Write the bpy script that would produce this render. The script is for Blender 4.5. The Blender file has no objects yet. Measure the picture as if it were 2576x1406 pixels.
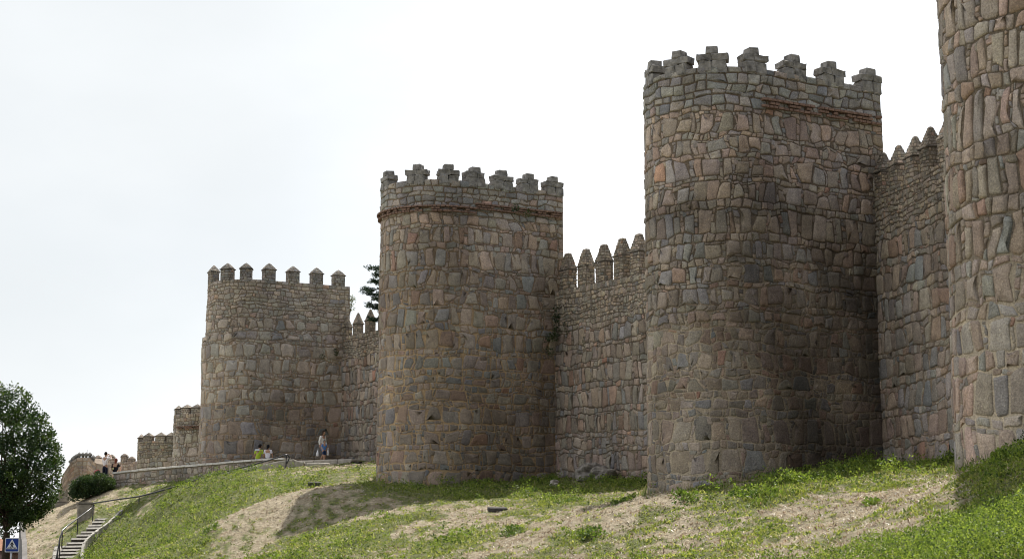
import bpy, math, random
import numpy as np
from mathutils import Vector, Matrix
random.seed(7); RNG = np.random.default_rng(7)
R_ = math.radians
S = bpy.context.scene

# ---------------------------------------------------------------- camera
FPX = 4200.0                                  # focal length in reference pixels (2576 wide)
PITCH = math.atan(640 / FPX); CP, SP = math.cos(PITCH), math.sin(PITCH)
cam_d = bpy.data.cameras.new('camera'); cam = bpy.data.objects.new('camera', cam_d)
S.collection.objects.link(cam); S.camera = cam
cam_d.sensor_width = 36.0; cam_d.lens = 36.0 * FPX / 2576
cam_d.clip_start = 0.5; cam_d.clip_end = 5000
cam.location = (0, 0, 0); cam.rotation_euler = (math.pi / 2 + PITCH, 0, 0)

# ---------------------------------------------------------------- light
SUN_AZ, SUN_EL = R_(15), R_(54.5)
w = bpy.data.worlds.new('World'); S.world = w; w.use_nodes = True
nt = w.node_tree; nt.nodes.clear()
N = nt.nodes.new; Lk = nt.links.new
out = N('ShaderNodeOutputWorld'); bg = N('ShaderNodeBackground'); sky = N('ShaderNodeTexSky')
sky.sky_type = 'NISHITA'; sky.sun_disc = False; sky.sun_elevation = SUN_EL; sky.sun_rotation = SUN_AZ
sky.dust_density = 2.0
tc = N('ShaderNodeTexCoord'); mp = N('ShaderNodeMapping'); mp.inputs['Scale'].default_value = (1.6, 1.6, 3.4)
mp.inputs['Rotation'].default_value = (0.0, 0.5, 0.3)
cl = N('ShaderNodeTexNoise'); cl.inputs['Scale'].default_value = 2.2; cl.inputs['Detail'].default_value = 7; cl.inputs['Roughness'].default_value = .5
cr = N('ShaderNodeValToRGB'); cr.color_ramp.elements[0].position = .36; cr.color_ramp.elements[0].color = (.42, .42, .42, 1)
cr.color_ramp.elements[1].position = .60; cr.color_ramp.elements[1].color = (.97, .97, .97, 1)
mx = N('ShaderNodeMix'); mx.data_type = 'RGBA'
dt = N('ShaderNodeVectorMath'); dt.operation = 'DOT_PRODUCT'; dt.inputs[1].default_value = Vector((-.55, .75, .35)).normalized()
gr = N('ShaderNodeValToRGB'); gr.color_ramp.elements[0].position = .22; gr.color_ramp.elements[0].color = (.27, .285, .32, 1)
gr.color_ramp.elements[1].position = .74; gr.color_ramp.elements[1].color = (1.0, 1.0, 1.0, 1)
hf = N('ShaderNodeMath'); hf.operation = 'MULTIPLY_ADD'; hf.inputs[1].default_value = .5; hf.inputs[2].default_value = .5
gm = N('ShaderNodeMix'); gm.data_type = 'RGBA'; gm.blend_type = 'MULTIPLY'; gm.inputs[0].default_value = 1; gm.inputs[7].default_value = (9.6, 9.7, 9.85, 1)

Lk(tc.outputs['Generated'], dt.inputs[0]); Lk(dt.outputs['Value'], hf.inputs[0]); Lk(hf.outputs[0], gr.inputs[0]); Lk(gr.outputs[0], gm.inputs[6]); Lk(gm.outputs[2], mx.inputs[7])
Lk(tc.outputs['Generated'], mp.inputs['Vector']); Lk(mp.outputs[0], cl.inputs['Vector']); Lk(cl.outputs['Fac'], cr.inputs[0])
Lk(cr.outputs[0], mx.inputs[0]); Lk(sky.outputs[0], mx.inputs[6]); Lk(mx.outputs[2], bg.inputs[0]); Lk(bg.outputs[0], out.inputs[0])
bg.inputs[1].default_value = 0.10
# a thinner, greyer veil of cloud high on the left
vd_ = N('ShaderNodeVectorMath'); vd_.operation = 'DOT_PRODUCT'; vd_.inputs[1].default_value = Vector((-.30, 1.0, .27)).normalized(); Lk(tc.outputs['Generated'], vd_.inputs[0])
vr = N('ShaderNodeValToRGB'); vr.color_ramp.elements[0].position = .945; vr.color_ramp.elements[0].color = (0, 0, 0, 1); vr.color_ramp.elements[1].position = .99; vr.color_ramp.elements[1].color = (1, 1, 1, 1); Lk(vd_.outputs['Value'], vr.inputs[0])
vn_ = N('ShaderNodeTexNoise'); vn_.inputs['Scale'].default_value = 1.7; vn_.inputs['Detail'].default_value = 6; Lk(mp.outputs[0], vn_.inputs['Vector'])
v2 = N('ShaderNodeValToRGB'); v2.color_ramp.elements[0].position = .30; v2.color_ramp.elements[0].color = (1, 1, 1, 1); v2.color_ramp.elements[1].position = .68; v2.color_ramp.elements[1].color = (.78, .78, .78, 1); Lk(vn_.outputs['Fac'], v2.inputs[0])
vm = N('ShaderNodeMix'); vm.data_type = 'RGBA'; vm.blend_type = 'MULTIPLY'; vm.inputs[0].default_value = 1; Lk(vr.outputs[0], vm.inputs[6]); Lk(v2.outputs[0], vm.inputs[7])
vx = N('ShaderNodeMix'); vx.data_type = 'RGBA'; Lk(vm.outputs[2], vx.inputs[0]); Lk(mx.outputs[2], vx.inputs[6]); vx.inputs[7].default_value = (5.55, 5.82, 5.98, 1); Lk(vx.outputs[2], bg.inputs[0])
sd = bpy.data.lights.new('sun', 'SUN'); sun = bpy.data.objects.new('sun', sd); S.collection.objects.link(sun)
sd.energy = 5.0; sd.angle = R_(.5); sd.color = (1.0, .95, .87)
sdir = Vector((math.sin(SUN_AZ) * math.cos(SUN_EL), math.cos(SUN_AZ) * math.cos(SUN_EL), math.sin(SUN_EL)))
sun.rotation_euler = sdir.to_track_quat('Z', 'Y').to_euler(); sun.location = (20, 30, 60)
vs = S.view_settings; vs.view_transform = 'Standard'; vs.look = 'None'; vs.gamma = 1; vs.use_curve_mapping = False
vs.exposure = 0.58
S.cycles.filter_width = 1.05; S.cycles.max_bounces = 6; S.cycles.diffuse_bounces = 3

# ---------------------------------------------------------------- helpers
def at(px, py, Y):
    a = (px - 1288) / FPX; b = (703 - py) / FPX
    dy = CP - b * SP; dz = SP + b * CP; k = Y / dy
    return Vector((a * k, Y, dz * k))
def proj(P):
    P = np.asarray(P, float)
    d = P[..., 1] * CP + P[..., 2] * SP; u = -P[..., 1] * SP + P[..., 2] * CP
    return 1288 + FPX * P[..., 0] / d, 703 - FPX * u / d

def hsh(ix, iy, seed):
    n = (ix.astype(np.int64) * 374761393 + iy.astype(np.int64) * 668265263 + seed * 1274126177) & 0xffffffff
    n = ((n ^ (n >> 13)) * 1274126177) & 0xffffffff
    return ((n ^ (n >> 16)) & 0xffff) / 65535.0
def vn(x, y, seed=0):
    x = np.asarray(x, float); y = np.asarray(y, float)
    ix = np.floor(x).astype(np.int64); iy = np.floor(y).astype(np.int64); fx = x - ix; fy = y - iy
    fx = fx * fx * (3 - 2 * fx); fy = fy * fy * (3 - 2 * fy)
    a = hsh(ix, iy, seed); b = hsh(ix + 1, iy, seed); c = hsh(ix, iy + 1, seed); d = hsh(ix + 1, iy + 1, seed)
    return (a * (1 - fx) + b * fx) * (1 - fy) + (c * (1 - fx) + d * fx) * fy
def fbm(x, y, seed=0, o=4):
    r = 0; amp = .5; t = 0
    for i in range(o):
        r = r + amp * vn(x, y, seed + i * 17); t += amp; amp *= .5; x = x * 2.03 + 3.1; y = y * 2.03 + 1.7
    return r / t

def set_props(o, label=None, cat=None, group=None, kind=None):
    if label: o['label'] = label
    if cat: o['category'] = cat
    if group: o['group'] = group
    if kind: o['kind'] = kind
    return o
def empty(name, loc, label, cat, group=None):
    o = bpy.data.objects.new(name, None); S.collection.objects.link(o); o.location = loc; o.empty_display_size = .3
    return set_props(o, label, cat, group)
def link(me, name, mats, parent=None):
    o = bpy.data.objects.new(name, me); S.collection.objects.link(o)
    for m in (mats if isinstance(mats, (list, tuple)) else [mats]): me.materials.append(m)
    if parent is not None:
        o.parent = parent; o.matrix_parent_inverse = Matrix.Translation(parent.location).inverted()
    return o
def mesh_np(name, V, quads, tris, mats, parent=None, col=None, smooth=False, mi=None):
    me = bpy.data.meshes.new(name); V = np.asarray(V, np.float32)
    quads = np.zeros((0, 4), np.int32) if quads is None or len(quads) == 0 else np.asarray(quads, np.int32)
    tris = np.zeros((0, 3), np.int32) if tris is None or len(tris) == 0 else np.asarray(tris, np.int32)
    me.vertices.add(len(V)); me.vertices.foreach_set('co', V.ravel())
    li = np.concatenate([quads.ravel(), tris.ravel()]).astype(np.int32)
    nq, ntr = len(quads), len(tris)
    me.loops.add(len(li)); me.loops.foreach_set('vertex_index', li)
    me.polygons.add(nq + ntr)
    ls = np.concatenate([np.arange(nq) * 4, nq * 4 + np.arange(ntr) * 3]).astype(np.int32)
    me.polygons.foreach_set('loop_start', ls)
    if smooth: me.polygons.foreach_set('use_smooth', np.ones(nq + ntr, bool))
    if mi is not None: me.polygons.foreach_set('material_index', np.asarray(mi, np.int32))
    me.update(calc_edges=True); me.validate()
    if col is not None:
        at_ = me.color_attributes.new('Col', 'FLOAT_COLOR', 'POINT')
        c = np.ones((len(V), 4), np.float32); c[:, :3] = col; at_.data.foreach_set('color', c.ravel())
    return link(me, name, mats, parent)

class MB:
    """collects boxes, tubes and lathes for one mesh"""
    def __init__(s): s.v = []; s.f = []; s.c = []; s.col = (1, 1, 1)
    def add(s, vs, fs):
        b = len(s.v); s.v += [tuple(v) for v in vs]; s.f += [tuple(b + i for i in f) for f in fs]; s.c += [s.col] * len(vs)
    def box(s, c, size, ax=None, top=1.0, jit=0.0):
        """box centred at c; ax = 3 axes; top = scale of the upper face; bevelled by a small chamfer"""
        if ax is None: ax = (Vector((1, 0, 0)), Vector((0, 1, 0)), Vector((0, 0, 1)))
        c = Vector(c); hx, hy, hz = size[0] / 2, size[1] / 2, size[2] / 2; e = min(hx, hy, hz) * .22
        vs = []; 
        for z, k in ((-hz, 0), (-hz + e, 1), (hz - e, 1), (hz, 0)):
            sc = 1 if z < 0 else top
            x = (hx - (0 if k else e)) * sc; y = (hy - (0 if k else e)) * sc
            xi = x - e * .9 if k else x; yi = y - e * .9 if k else y
            for px, py in ((x, -yi), (x, yi), (xi, y), (-xi, y), (-x, yi), (-x, -yi), (-xi, -y), (xi, -y)):
                j = Vector([random.uniform(-jit, jit) for _ in range(3)])
                vs.append(c + ax[0] * px + ax[1] * py + ax[2] * z + j)
        fs = [tuple(range(7, -1, -1)), tuple(range(24, 32))]
        for r in range(3):
            for i in range(8): fs.append((r * 8 + i, r * 8 + (i + 1) % 8, r * 8 + 8 + (i + 1) % 8, r * 8 + 8 + i))
        s.add(vs, fs)
    def tube(s, pts, rad, n=8, cap=True):
        pts = [Vector(p) for p in pts]; rr = rad if isinstance(rad, (list, tuple)) else [rad] * len(pts)
        vs = []; up = None
        for i, p in enumerate(pts):
            t = (pts[min(i + 1, len(pts) - 1)] - pts[max(i - 1, 0)]).normalized()
            if up is None: up = t.orthogonal().normalized()
            up = (up - t * up.dot(t)).normalized() if (up - t * up.dot(t)).length > 1e-4 else t.orthogonal().normalized()
            b = t.cross(up)
            for k in range(n):
                a = 2 * math.pi * k / n; vs.append(p + (up * math.cos(a) + b * math.sin(a)) * rr[i])
        fs = []
        for i in range(len(pts) - 1):
            for k in range(n): fs.append((i * n + k, i * n + (k + 1) % n, (i + 1) * n + (k + 1) % n, (i + 1) * n + k))
        if cap: fs += [tuple(range(n - 1, -1, -1)), tuple(range((len(pts) - 1) * n, len(pts) * n))]
        s.add(vs, fs)
    def build(s, name, mats, parent=None, smooth=False, col=False):
        me = bpy.data.meshes.new(name); me.from_pydata([tuple(v) for v in s.v], [], s.f); me.update()
        if smooth: me.polygons.foreach_set('use_smooth', np.ones(len(me.polygons), bool))
        if col:
            a = me.color_attributes.new('Col', 'FLOAT_COLOR', 'POINT')
            c = np.ones((len(s.v), 4), np.float32); c[:, :3] = np.array(s.c); a.data.foreach_set('color', c.ravel())
        return link(me, name, mats, parent)

# ---------------------------------------------------------------- materials
def newmat(name):
    m = bpy.data.materials.new(name); m.use_nodes = True; t = m.node_tree; b = t.nodes['Principled BSDF']
    b.inputs['Specular IOR Level'].default_value = .2; b.inputs['Roughness'].default_value = .9
    return m, t, b
def noise(t, scale, detail=4, rough=.55, vec=None):
    n = t.nodes.new('ShaderNodeTexNoise'); n.inputs['Scale'].default_value = scale; n.inputs['Detail'].default_value = detail
    n.inputs['Roughness'].default_value = rough
    if vec is None:
        g = t.nodes.new('ShaderNodeNewGeometry'); vec = g.outputs['Position']
    t.links.new(vec, n.inputs['Vector']); return n.outputs['Fac']
def ramp(t, fac, a, b, ca, cb):
    r = t.nodes.new('ShaderNodeValToRGB'); e = r.color_ramp.elements
    e[0].position = a; e[0].color = (*ca, 1) if len(ca) == 3 else ca; e[1].position = b; e[1].color = (*cb, 1) if len(cb) == 3 else cb
    t.links.new(fac, r.inputs[0]); return r.outputs[0]
def mul(t, a, b, kind='MULTIPLY', fac=1.0):
    m = t.nodes.new('ShaderNodeMix'); m.data_type = 'RGBA'; m.blend_type = kind; m.inputs[0].default_value = fac
    for s_, x in ((6, a), (7, b)):
        if isinstance(x, tuple): m.inputs[s_].default_value = (*x, 1)
        else: t.links.new(x, m.inputs[s_])
    return m.outputs[2]
def bump(t, b, h, strength, dist):
    n = t.nodes.new('ShaderNodeBump'); n.inputs['Strength'].default_value = strength; n.inputs['Distance'].default_value = dist
    t.links.new(h, n.inputs['Height']); t.links.new(n.outputs[0], b.inputs['Normal'])
def attr(t, n='Col'):
    a = t.nodes.new('ShaderNodeAttribute'); a.attribute_name = n; return a.outputs['Color']

def stone_material(name, rough_scale=1.0, stain_shade=.68):
    m, t, b = newmat(name)
    base = attr(t)
    fine = ramp(t, noise(t, 22, 6, .75), .33, .68, (.58, .57, .57), (1.36, 1.34, 1.3))
    patch = ramp(t, noise(t, 3.2, 4, .6), .32, .7, (.82, .8, .8), (1.16, 1.14, 1.1))
    g = t.nodes.new('ShaderNodeNewGeometry'); mpn = t.nodes.new('ShaderNodeMapping'); mpn.inputs['Scale'].default_value = (.45, .45, .16)
    t.links.new(g.outputs['Position'], mpn.inputs['Vector'])
    st = ramp(t, noise(t, 1.1, 6, .6, mpn.outputs[0]), .34, .6, (stain_shade, stain_shade * .98, stain_shade * .95), (1.06, 1.05, 1.03))
    lichen = mul(t, ramp(t, noise(t, 9, 4, .7), .62, .75, (1, 1, 1), (1.3, 1.25, 1.1)), ramp(t, noise(t, 19, 3, .5), .66, .70, (1, 1, 1), (1.55, 1.5, 1.38)))
    c = mul(t, base, fine); c = mul(t, c, patch); c = mul(t, c, st); c = mul(t, c, lichen)
    t.links.new(c, b.inputs['Base Color']); b.inputs['Roughness'].default_value = .95
    bump(t, b, noise(t, 15 * rough_scale, 7, .7), .9, .05)
    return m
M_STONE = stone_material('weathered_granite')
M_RUBBLE = stone_material('rubble_granite', 1.6, .6)

def plain(name, col, rough=.8, var=.25, scale=8, bmp=0, metal=0):
    m, t, b = newmat(name)
    lo = tuple(c * (1 - var) for c in col); hi = tuple(min(1, c * (1 + var)) for c in col)
    t.links.new(ramp(t, noise(t, scale, 5, .6), .3, .7, lo, hi), b.inputs['Base Color']); b.inputs['Roughness'].default_value = rough
    b.inputs['Metallic'].default_value = metal
    if bmp: bump(t, b, noise(t, scale * 2.5, 5, .6), .7, bmp)
    return m
M_BRICK = plain('old_brick', (.20, .13, .10), .9, .4, 7, .02)
M_IRON = plain('dark_iron', (.03, .03, .032), .5, .3, 12)
M_STEEL = plain('galvanised_steel', (.5, .5, .52), .4, .15, 12, 0, .7)
M_KERB = plain('pale_granite', (.62, .59, .54), .8, .2, 9, .01)
M_SKERB = plain('side_kerb_stone', (.38, .36, .32), .9, .4, 6, .02)
M_TREAD = plain('worn_tread', (.46, .43, .38), .85, .3, 8, .01)
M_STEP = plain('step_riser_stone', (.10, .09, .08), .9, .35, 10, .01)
M_ROCK = plain('boulder_granite', (.22, .20, .175), .95, .45, 5, .05)
M_DARKROCK = plain('dark_slab_stone', (.07, .065, .06), .95, .4, 8, .03)
M_BARK = plain('tree_bark', (.07, .05, .035), .95, .4, 14, .03)

def leaf_mat(name, c1, c2, trans=.45):
    m, t, b = newmat(name)
    base = attr(t)
    t.links.new(base, b.inputs['Base Color']); b.inputs['Roughness'].default_value = .55
    tr = t.nodes.new('ShaderNodeBsdfTranslucent'); t.links.new(mul(t, base, c1), tr.inputs['Color'])
    ms = t.nodes.new('ShaderNodeMixShader'); ms.inputs[0].default_value = trans
    t.links.new(b.outputs[0], ms.inputs[1]); t.links.new(tr.outputs[0], ms.inputs[2])
    t.links.new(ms.outputs[0], t.nodes['Material Output'].inputs['Surface'])
    return m
M_GRASS = leaf_mat('grass_blades', (1.25, 1.25, .8), None, .45)
M_STRAW = leaf_mat('dry_straw', (1.0, .97, .9), None, .3)
M_LEAF = leaf_mat('tree_leaves', (1.2, 1.3, .6), None, .3)

# ---------------------------------------------------------------- terrain height
RETA, RETB = at(58, 1312, 100), at(68, 1425, 82)     # top edge of the retaining wall on the left
ctrl = [ # px, py, Y   : points of the hillside seen in the view
 (945,1214,75.5),(1100,1220,73),(1250,1212,74.5),(1400,1201,76),(1520,1202,73),(1630,1207,70),
 (1630,1242,57.4),(1760,1229,55),(1900,1208,54),(2050,1183,54.8),(2222,1165,57.4),(2300,1162,54.5),(2390,1158,50),
 (2400,1170,38),(2500,1136,35.5),(2576,1108,33.5),(2850,1040,29),(2700,1180,28),(2900,1250,20),
 (1560,1262,45),(1660,1258,43.5),(1760,1262,43),(1950,1240,43),(2100,1240,42),(2250,1238,40),(2370,1235,38),(1610,1257,44),(1500,1271,46),(1430,1289,46.5),(1370,1306,47.5),(1480,1293,51),(1420,1302,51.5),(1560,1276,50.5),(1640,1272,50.5),(1720,1268,49.5),(1820,1258,49),(1960,1232,49.5),
 
 (700,1232,68),(800,1226,67),(880,1232,66.5),(1000,1268,64),(1080,1284,62.5),(560,1325,66),(650,1275,66),(760,1308,67),(700,1345,65.5),(1000,1325,57),
 (2576,1412,19.5),(2300,1412,24),(2000,1412,29),(1700,1412,34),(1400,1412,39),(1100,1412,45),(800,1412,53),(600,1412,61),(400,1412,71),(225,1412,81),
 (2576,1300,25),(2400,1306,29),(2380,1240,34.5),(2200,1300,34),(2000,1310,37),(1700,1320,40.5),(1400,1345,44),(1200,1300,56),(1250,1255,66),(1500,1245,63),(1100,1250,68),(950,1300,60),
 (300,1299,86),(430,1226,85),(530,1201,84),(640,1190,84),(720,1184,84),(850,1170,85),(930,1180,80),(900,1166,86),
 (400,1330,79),(500,1300,76),(600,1252,76),(450,1265,82),(640,1218,79),(300,1360,82),(820,1190,78),(900,1195,76.5),
 (285,1226,96.5),(540,1203,92),(700,1186,89),(430,1222,92),(350,1262,88.5),(235,1290,89),(560,1192,98),(400,1200,101),
 (62,1310,99.5),(180,1258,99),(240,1242,98),(110,1285,99),(130,1400,84),(75,1400,85),(200,1320,88),(100,1345,92),(150,1380,85.5),(215,1303,87.5),
 (740,1165,92),(830,1164,92),(900,1160,92),(945,1158,91),
 (180,1250,110),(60,1300,112),(300,1200,112),(500,1175,112)]
cp = [at(*c) for c in ctrl]
cp += [Vector(v) for v in [(6,4,-1.55),(0,0,-1.65),(-12,0,-2.1),(20,4,-.4),(14,14,-.2),(-30,30,-2.4),(-20,20,-2.1),(-14,34,-1.5),(-22,50,-1.9),(-28,66,-2.0),(-34,80,-2.4),
       (30,30,2.2),(22,48,1.9),(20,60,2.2),(14,80,2.8),(30,90,3),(0,95,3.8),(10,120,4),(-10,125,3.5),(40,60,2.5),(60,0,1),(60,120,3),(-45,125,1),(-30,140,1.5),(-60,100,-2),(60,60,3)]]
CPX = np.array([[v.x, v.y] for v in cp]); CPZ = np.array([v.z for v in cp])
def _k(r2): return -np.sqrt(r2 + 2.0 ** 2)
D2 = ((CPX[:, None] - CPX[None]) ** 2).sum(-1); NCP = len(CPX)
A_ = np.zeros((NCP + 3, NCP + 3)); A_[:NCP, :NCP] = _k(D2) - (-.6) * np.eye(NCP)
A_[:NCP, NCP] = 1; A_[:NCP, NCP + 1:] = CPX; A_[NCP, :NCP] = 1; A_[NCP + 1:, :NCP] = CPX.T
W_ = np.linalg.solve(A_, np.concatenate([CPZ, [0, 0, 0]]))
def ground_z(x, y, detail=True):
    x = np.atleast_1d(np.asarray(x, float)); y = np.atleast_1d(np.asarray(y, float)); out_ = np.zeros(x.shape)
    f = out_.ravel(); xr, yr = x.ravel(), y.ravel()
    for i in range(0, len(xr), 20000):
        sl = slice(i, i + 20000)
        r2 = (xr[sl, None] - CPX[None, :, 0]) ** 2 + (yr[sl, None] - CPX[None, :, 1]) ** 2
        f[sl] = _k(r2) @ W_[:NCP] + W_[NCP] + W_[NCP + 1] * xr[sl] + W_[NCP + 2] * yr[sl]
    z = f.reshape(x.shape)
    if detail: z = z + (fbm(x * .5, y * .5, 5, 3) - .5) * .16 + (fbm(x * 2.1, y * 2.1, 9, 3) - .5) * .15 + (vn(x * 3.3, y * 2.6, 29) - .5) * .07 + (vn(x * 6.3 + 5, y * 5.1, 19) - .5) * .06
    return z
def gz(x, y): return float(ground_z(x, y)[0])

# how green the turf is (0 straw, 1 green, 1.6 lush ground cover), at points of the hillside
gctrl = [ # px, py, g
 (300,1330,1.5),(260,1390,1.5),(400,1290,1.6),(500,1250,1.5),(600,1225,1.3),(500,1330,1.4),(450,1400,1.2),(640,1215,1.1),(560,1290,1.0),
 (350,1240,.55),(450,1215,.6),(150,1300,0),(80,1350,0),(180,1360,.6),(150,1340,.4),(100,1400,0),(300,1240,.4),(280,1280,.45),(370,1275,.5),
 (700,1190,.55),(800,1180,.2),(870,1170,.35),(920,1185,.8),(850,1200,.7),(780,1205,.8),(700,1215,.8),
 (650,1290,-.1),(700,1260,.1),(600,1340,.1),(680,1340,0),(800,1250,.15),(850,1290,.05),(950,1280,.1),(620,1390,.3),(750,1370,.8),(850,1350,.8),(900,1390,.9),
 (700,1400,.7),(1000,1230,.9),(1150,1240,1.1),(1300,1230,1.1),(1500,1230,1.2),(1600,1225,1.0),(1000,1310,.7),(1100,1330,.45),(1200,1310,.25),(1150,1300,.2),(1300,1270,.9),(1400,1265,1.0),(1250,1280,.4),
 (1050,1380,.8),(1200,1360,.6),(1300,1340,.3),(1400,1320,.2),(1500,1290,0),(1600,1262,-.1),(1700,1262,-.1),(1550,1300,0),(1610,1240,.1),
 (1250,1395,.3),(1400,1380,.8),(1450,1350,.9),(1600,1340,.5),(1550,1390,.5),(1700,1300,.4),(1750,1280,.6),(1850,1265,.9),(1900,1250,1.2),(1800,1250,.8),
 (1800,1330,.2),(1900,1340,.1),(1700,1380,.3),(2000,1300,-.1),(2100,1260,-.15),(2200,1250,-.15),(2300,1260,.05),(2100,1320,-.1),(2250,1330,-.1),(2000,1390,-.05),(2200,1390,0),(2120,1360,-.1),
 (1800,1400,.4),(1600,1400,.4),(2000,1230,.95),(2100,1210,.95),(2200,1200,.95),(2300,1185,.9),(2100,1190,1.0),(2250,1225,.7),(2340,1215,.6),(2380,1190,.9),(2330,1230,.3),
 (2450,1200,1.2),(2550,1160,1.2),(2500,1220,.9),(2400,1260,.6),(2380,1300,.4),(2450,1280,1.3),(2576,1200,1.0),
 (2300,1400,.7),(2230,1400,.2),(2340,1370,.8),(2420,1350,1.4),(2500,1330,1.8),(2576,1300,1.8),(2450,1400,1.8),(2330,1345,.7),(2576,1400,1.8),(2700,1300,1.8)]
def raycast_ground(px, py, y0=15., y1=115.):
    Y = np.arange(y0, y1, .5); a = (px - 1288) / FPX; b = (703 - py) / FPX
    k = Y / (CP - b * SP); g = ground_z(a * k, Y, False); z = (SP + b * CP) * k
    h = np.nonzero(g >= z)[0]
    return (a * k[h[0]], Y[h[0]]) if len(h) else None
gp = []; gv = []
for px, py, g in gctrl:
    h = raycast_ground(px, py)
    if h is not None: gp.append(h); gv.append(g)
gp = np.array(gp); gv = np.array(gv)
def green(x, y):
    x = np.asarray(x, float); y = np.asarray(y, float); sh = x.shape; xr, yr = x.ravel(), y.ravel(); o = np.zeros(len(xr))
    sc = 1.0 / (6 + .09 * yr)
    for i in range(0, len(xr), 20000):
        sl = slice(i, i + 20000)
        # distances measured relative to range: the sampled patches get smaller nearer
        r2 = ((xr[sl, None] - gp[None, :, 0]) ** 2 * 2.2 + (yr[sl, None] - gp[None, :, 1]) ** 2 * .5)
        wgt = 1 / (r2 + .12) ** 1.8
        o[sl] = (wgt * gv).sum(1) / wgt.sum(1)
    return o.reshape(sh)
def green_n(x, y):
    g = green(x, y)
    n = (fbm(x * .8 + 3, y * .45, 31, 4) - .5) * 1.5 + (fbm(x * 3.4 + y * .8, y * 2.0, 41, 3) - .5) * 1.7
    return np.clip(g * 1.05 + .12 + n, 0, 1.9)

# hillside mesh, cut along the retaining wall
def left_x(y):
    """x of the hillside's left edge"""
    t = (y - RETB.y) / (RETA.y - RETB.y)
    return np.where(y < RETB.y, RETB.x + (y - RETB.y) * (-.33) , RETB.x + (RETA.x - RETB.x) * t)
ny = 820; nx = 900
yy = 3 + (142 - 3) * np.linspace(0, 1, ny) ** 1.25
V = np.zeros((ny, nx, 3))
lx = left_x(yy); lx = np.maximum(lx, -60)
uu = np.linspace(0, 1, nx)
V[:, :, 0] = lx[:, None] + (62 - lx[:, None]) * (uu[None] ** 1.15)
V[:, :, 1] = yy[:, None]
V[:, :, 2] = ground_z(V[:, :, 0], V[:, :, 1])
Ggrid = green_n(V[:, :, 0], V[:, :, 1])
idx = np.arange(ny * nx).reshape(ny, nx)
Q = np.stack([idx[:-1, :-1], idx[:-1, 1:], idx[1:, 1:], idx[1:, :-1]], -1).reshape(-1, 4)
m, t, b = newmat('turf')
ga = attr(t); sep = t.nodes.new('ShaderNodeSeparateColor'); t.links.new(ga, sep.inputs[0])
straw = mul(t, ramp(t, noise(t, 7.0, 7, .8), .34, .66, (.25, .20, .13), (.70, .62, .47)), ramp(t, noise(t, .9, 5, .6), .35, .65, (.78, .75, .68), (1.1, 1.08, 1.05)))
grn = ramp(t, noise(t, 7.0, 7, .8), .34, .66, (.05, .065, .018), (.29, .32, .11))
mask = t.nodes.new('ShaderNodeMath'); mask.operation = 'ADD'; sc_ = t.nodes.new('ShaderNodeMath'); sc_.operation = 'MULTIPLY_ADD'
t.links.new(noise(t, 14, 4, .6), sc_.inputs[0]); sc_.inputs[1].default_value = 1.2; sc_.inputs[2].default_value = -.6
t.links.new(sep.outputs[0], mask.inputs[0]); t.links.new(sc_.outputs[0], mask.inputs[1])
mm = t.nodes.new('ShaderNodeMix'); mm.data_type = 'RGBA'; t.links.new(ramp(t, mask.outputs[0], .25, .7, (0, 0, 0), (1, 1, 1)), mm.inputs[0])
t.links.new(straw, mm.inputs[6]); t.links.new(grn, mm.inputs[7])
soil = mul(t, ramp(t, noise(t, 2.2, 6, .7), .56, .68, (1, 1, 1), (.62, .5, .40)), ramp(t, noise(t, 16, 3, .6), .60, .66, (1, 1, 1), (1.45, 1.42, 1.36)))
t.links.new(mul(t, mm.outputs[2], soil), b.inputs['Base Color'])
bump(t, b, noise(t, 6.5, 8, .8), 1.0, .32)
M_TURF = m
hill = mesh_np('hillside', V.reshape(-1, 3), Q, None, M_TURF, col=np.repeat(np.clip(Ggrid.reshape(-1, 1), 0, 1), 3, 1), smooth=True)
set_props(hill, 'grass and straw covered slope below the wall', 'hillside', kind='structure')

# lower ground reaching the horizon
rr = [0, 60, 120, 200, 400, 900, 2500]; vs_ = [(0, 0, -2.75)]; fs_ = []
for r in rr[1:]:
    for k in range(48):
        a = 2 * math.pi * k / 48; vs_.append((r * math.cos(a), r * math.sin(a), -2.75 - max(0, r - 100) * .012))
for k in range(48): fs_.append((0, 1 + k, 1 + (k + 1) % 48))
for i in range(len(rr) - 2):
    for k in range(48): a0 = 1 + i * 48; fs_.append((a0 + k, a0 + 48 + k, a0 + 48 + (k + 1) % 48, a0 + (k + 1) % 48))
me = bpy.data.meshes.new('ground'); me.from_pydata(vs_, [], fs_)
set_props(link(me, 'ground', plain('dry_valley_floor', (.30, .27, .19), .95, .35, .3)), 'low valley ground reaching the horizon', 'ground', kind='structure')
# the street below the slope
mb = MB()
for i in range(12):
    y0, y1 = i * 12 - 10, i * 12 + 2
    x0 = float(left_x(np.array(y0))) ; x1 = float(left_x(np.array(y1)))
    mb.add([(x0 - 9, y0, -2.7), (x0 + .5, y0, -2.7), (x1 + .5, y1, -2.7), (x1 - 9, y1, -2.7)], [(0, 1, 2, 3)])
set_props(mb.build('street', plain('asphalt', (.06, .06, .062), .9, .25, 3)), 'asphalt street left of the slope', 'street', kind='structure')

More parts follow.
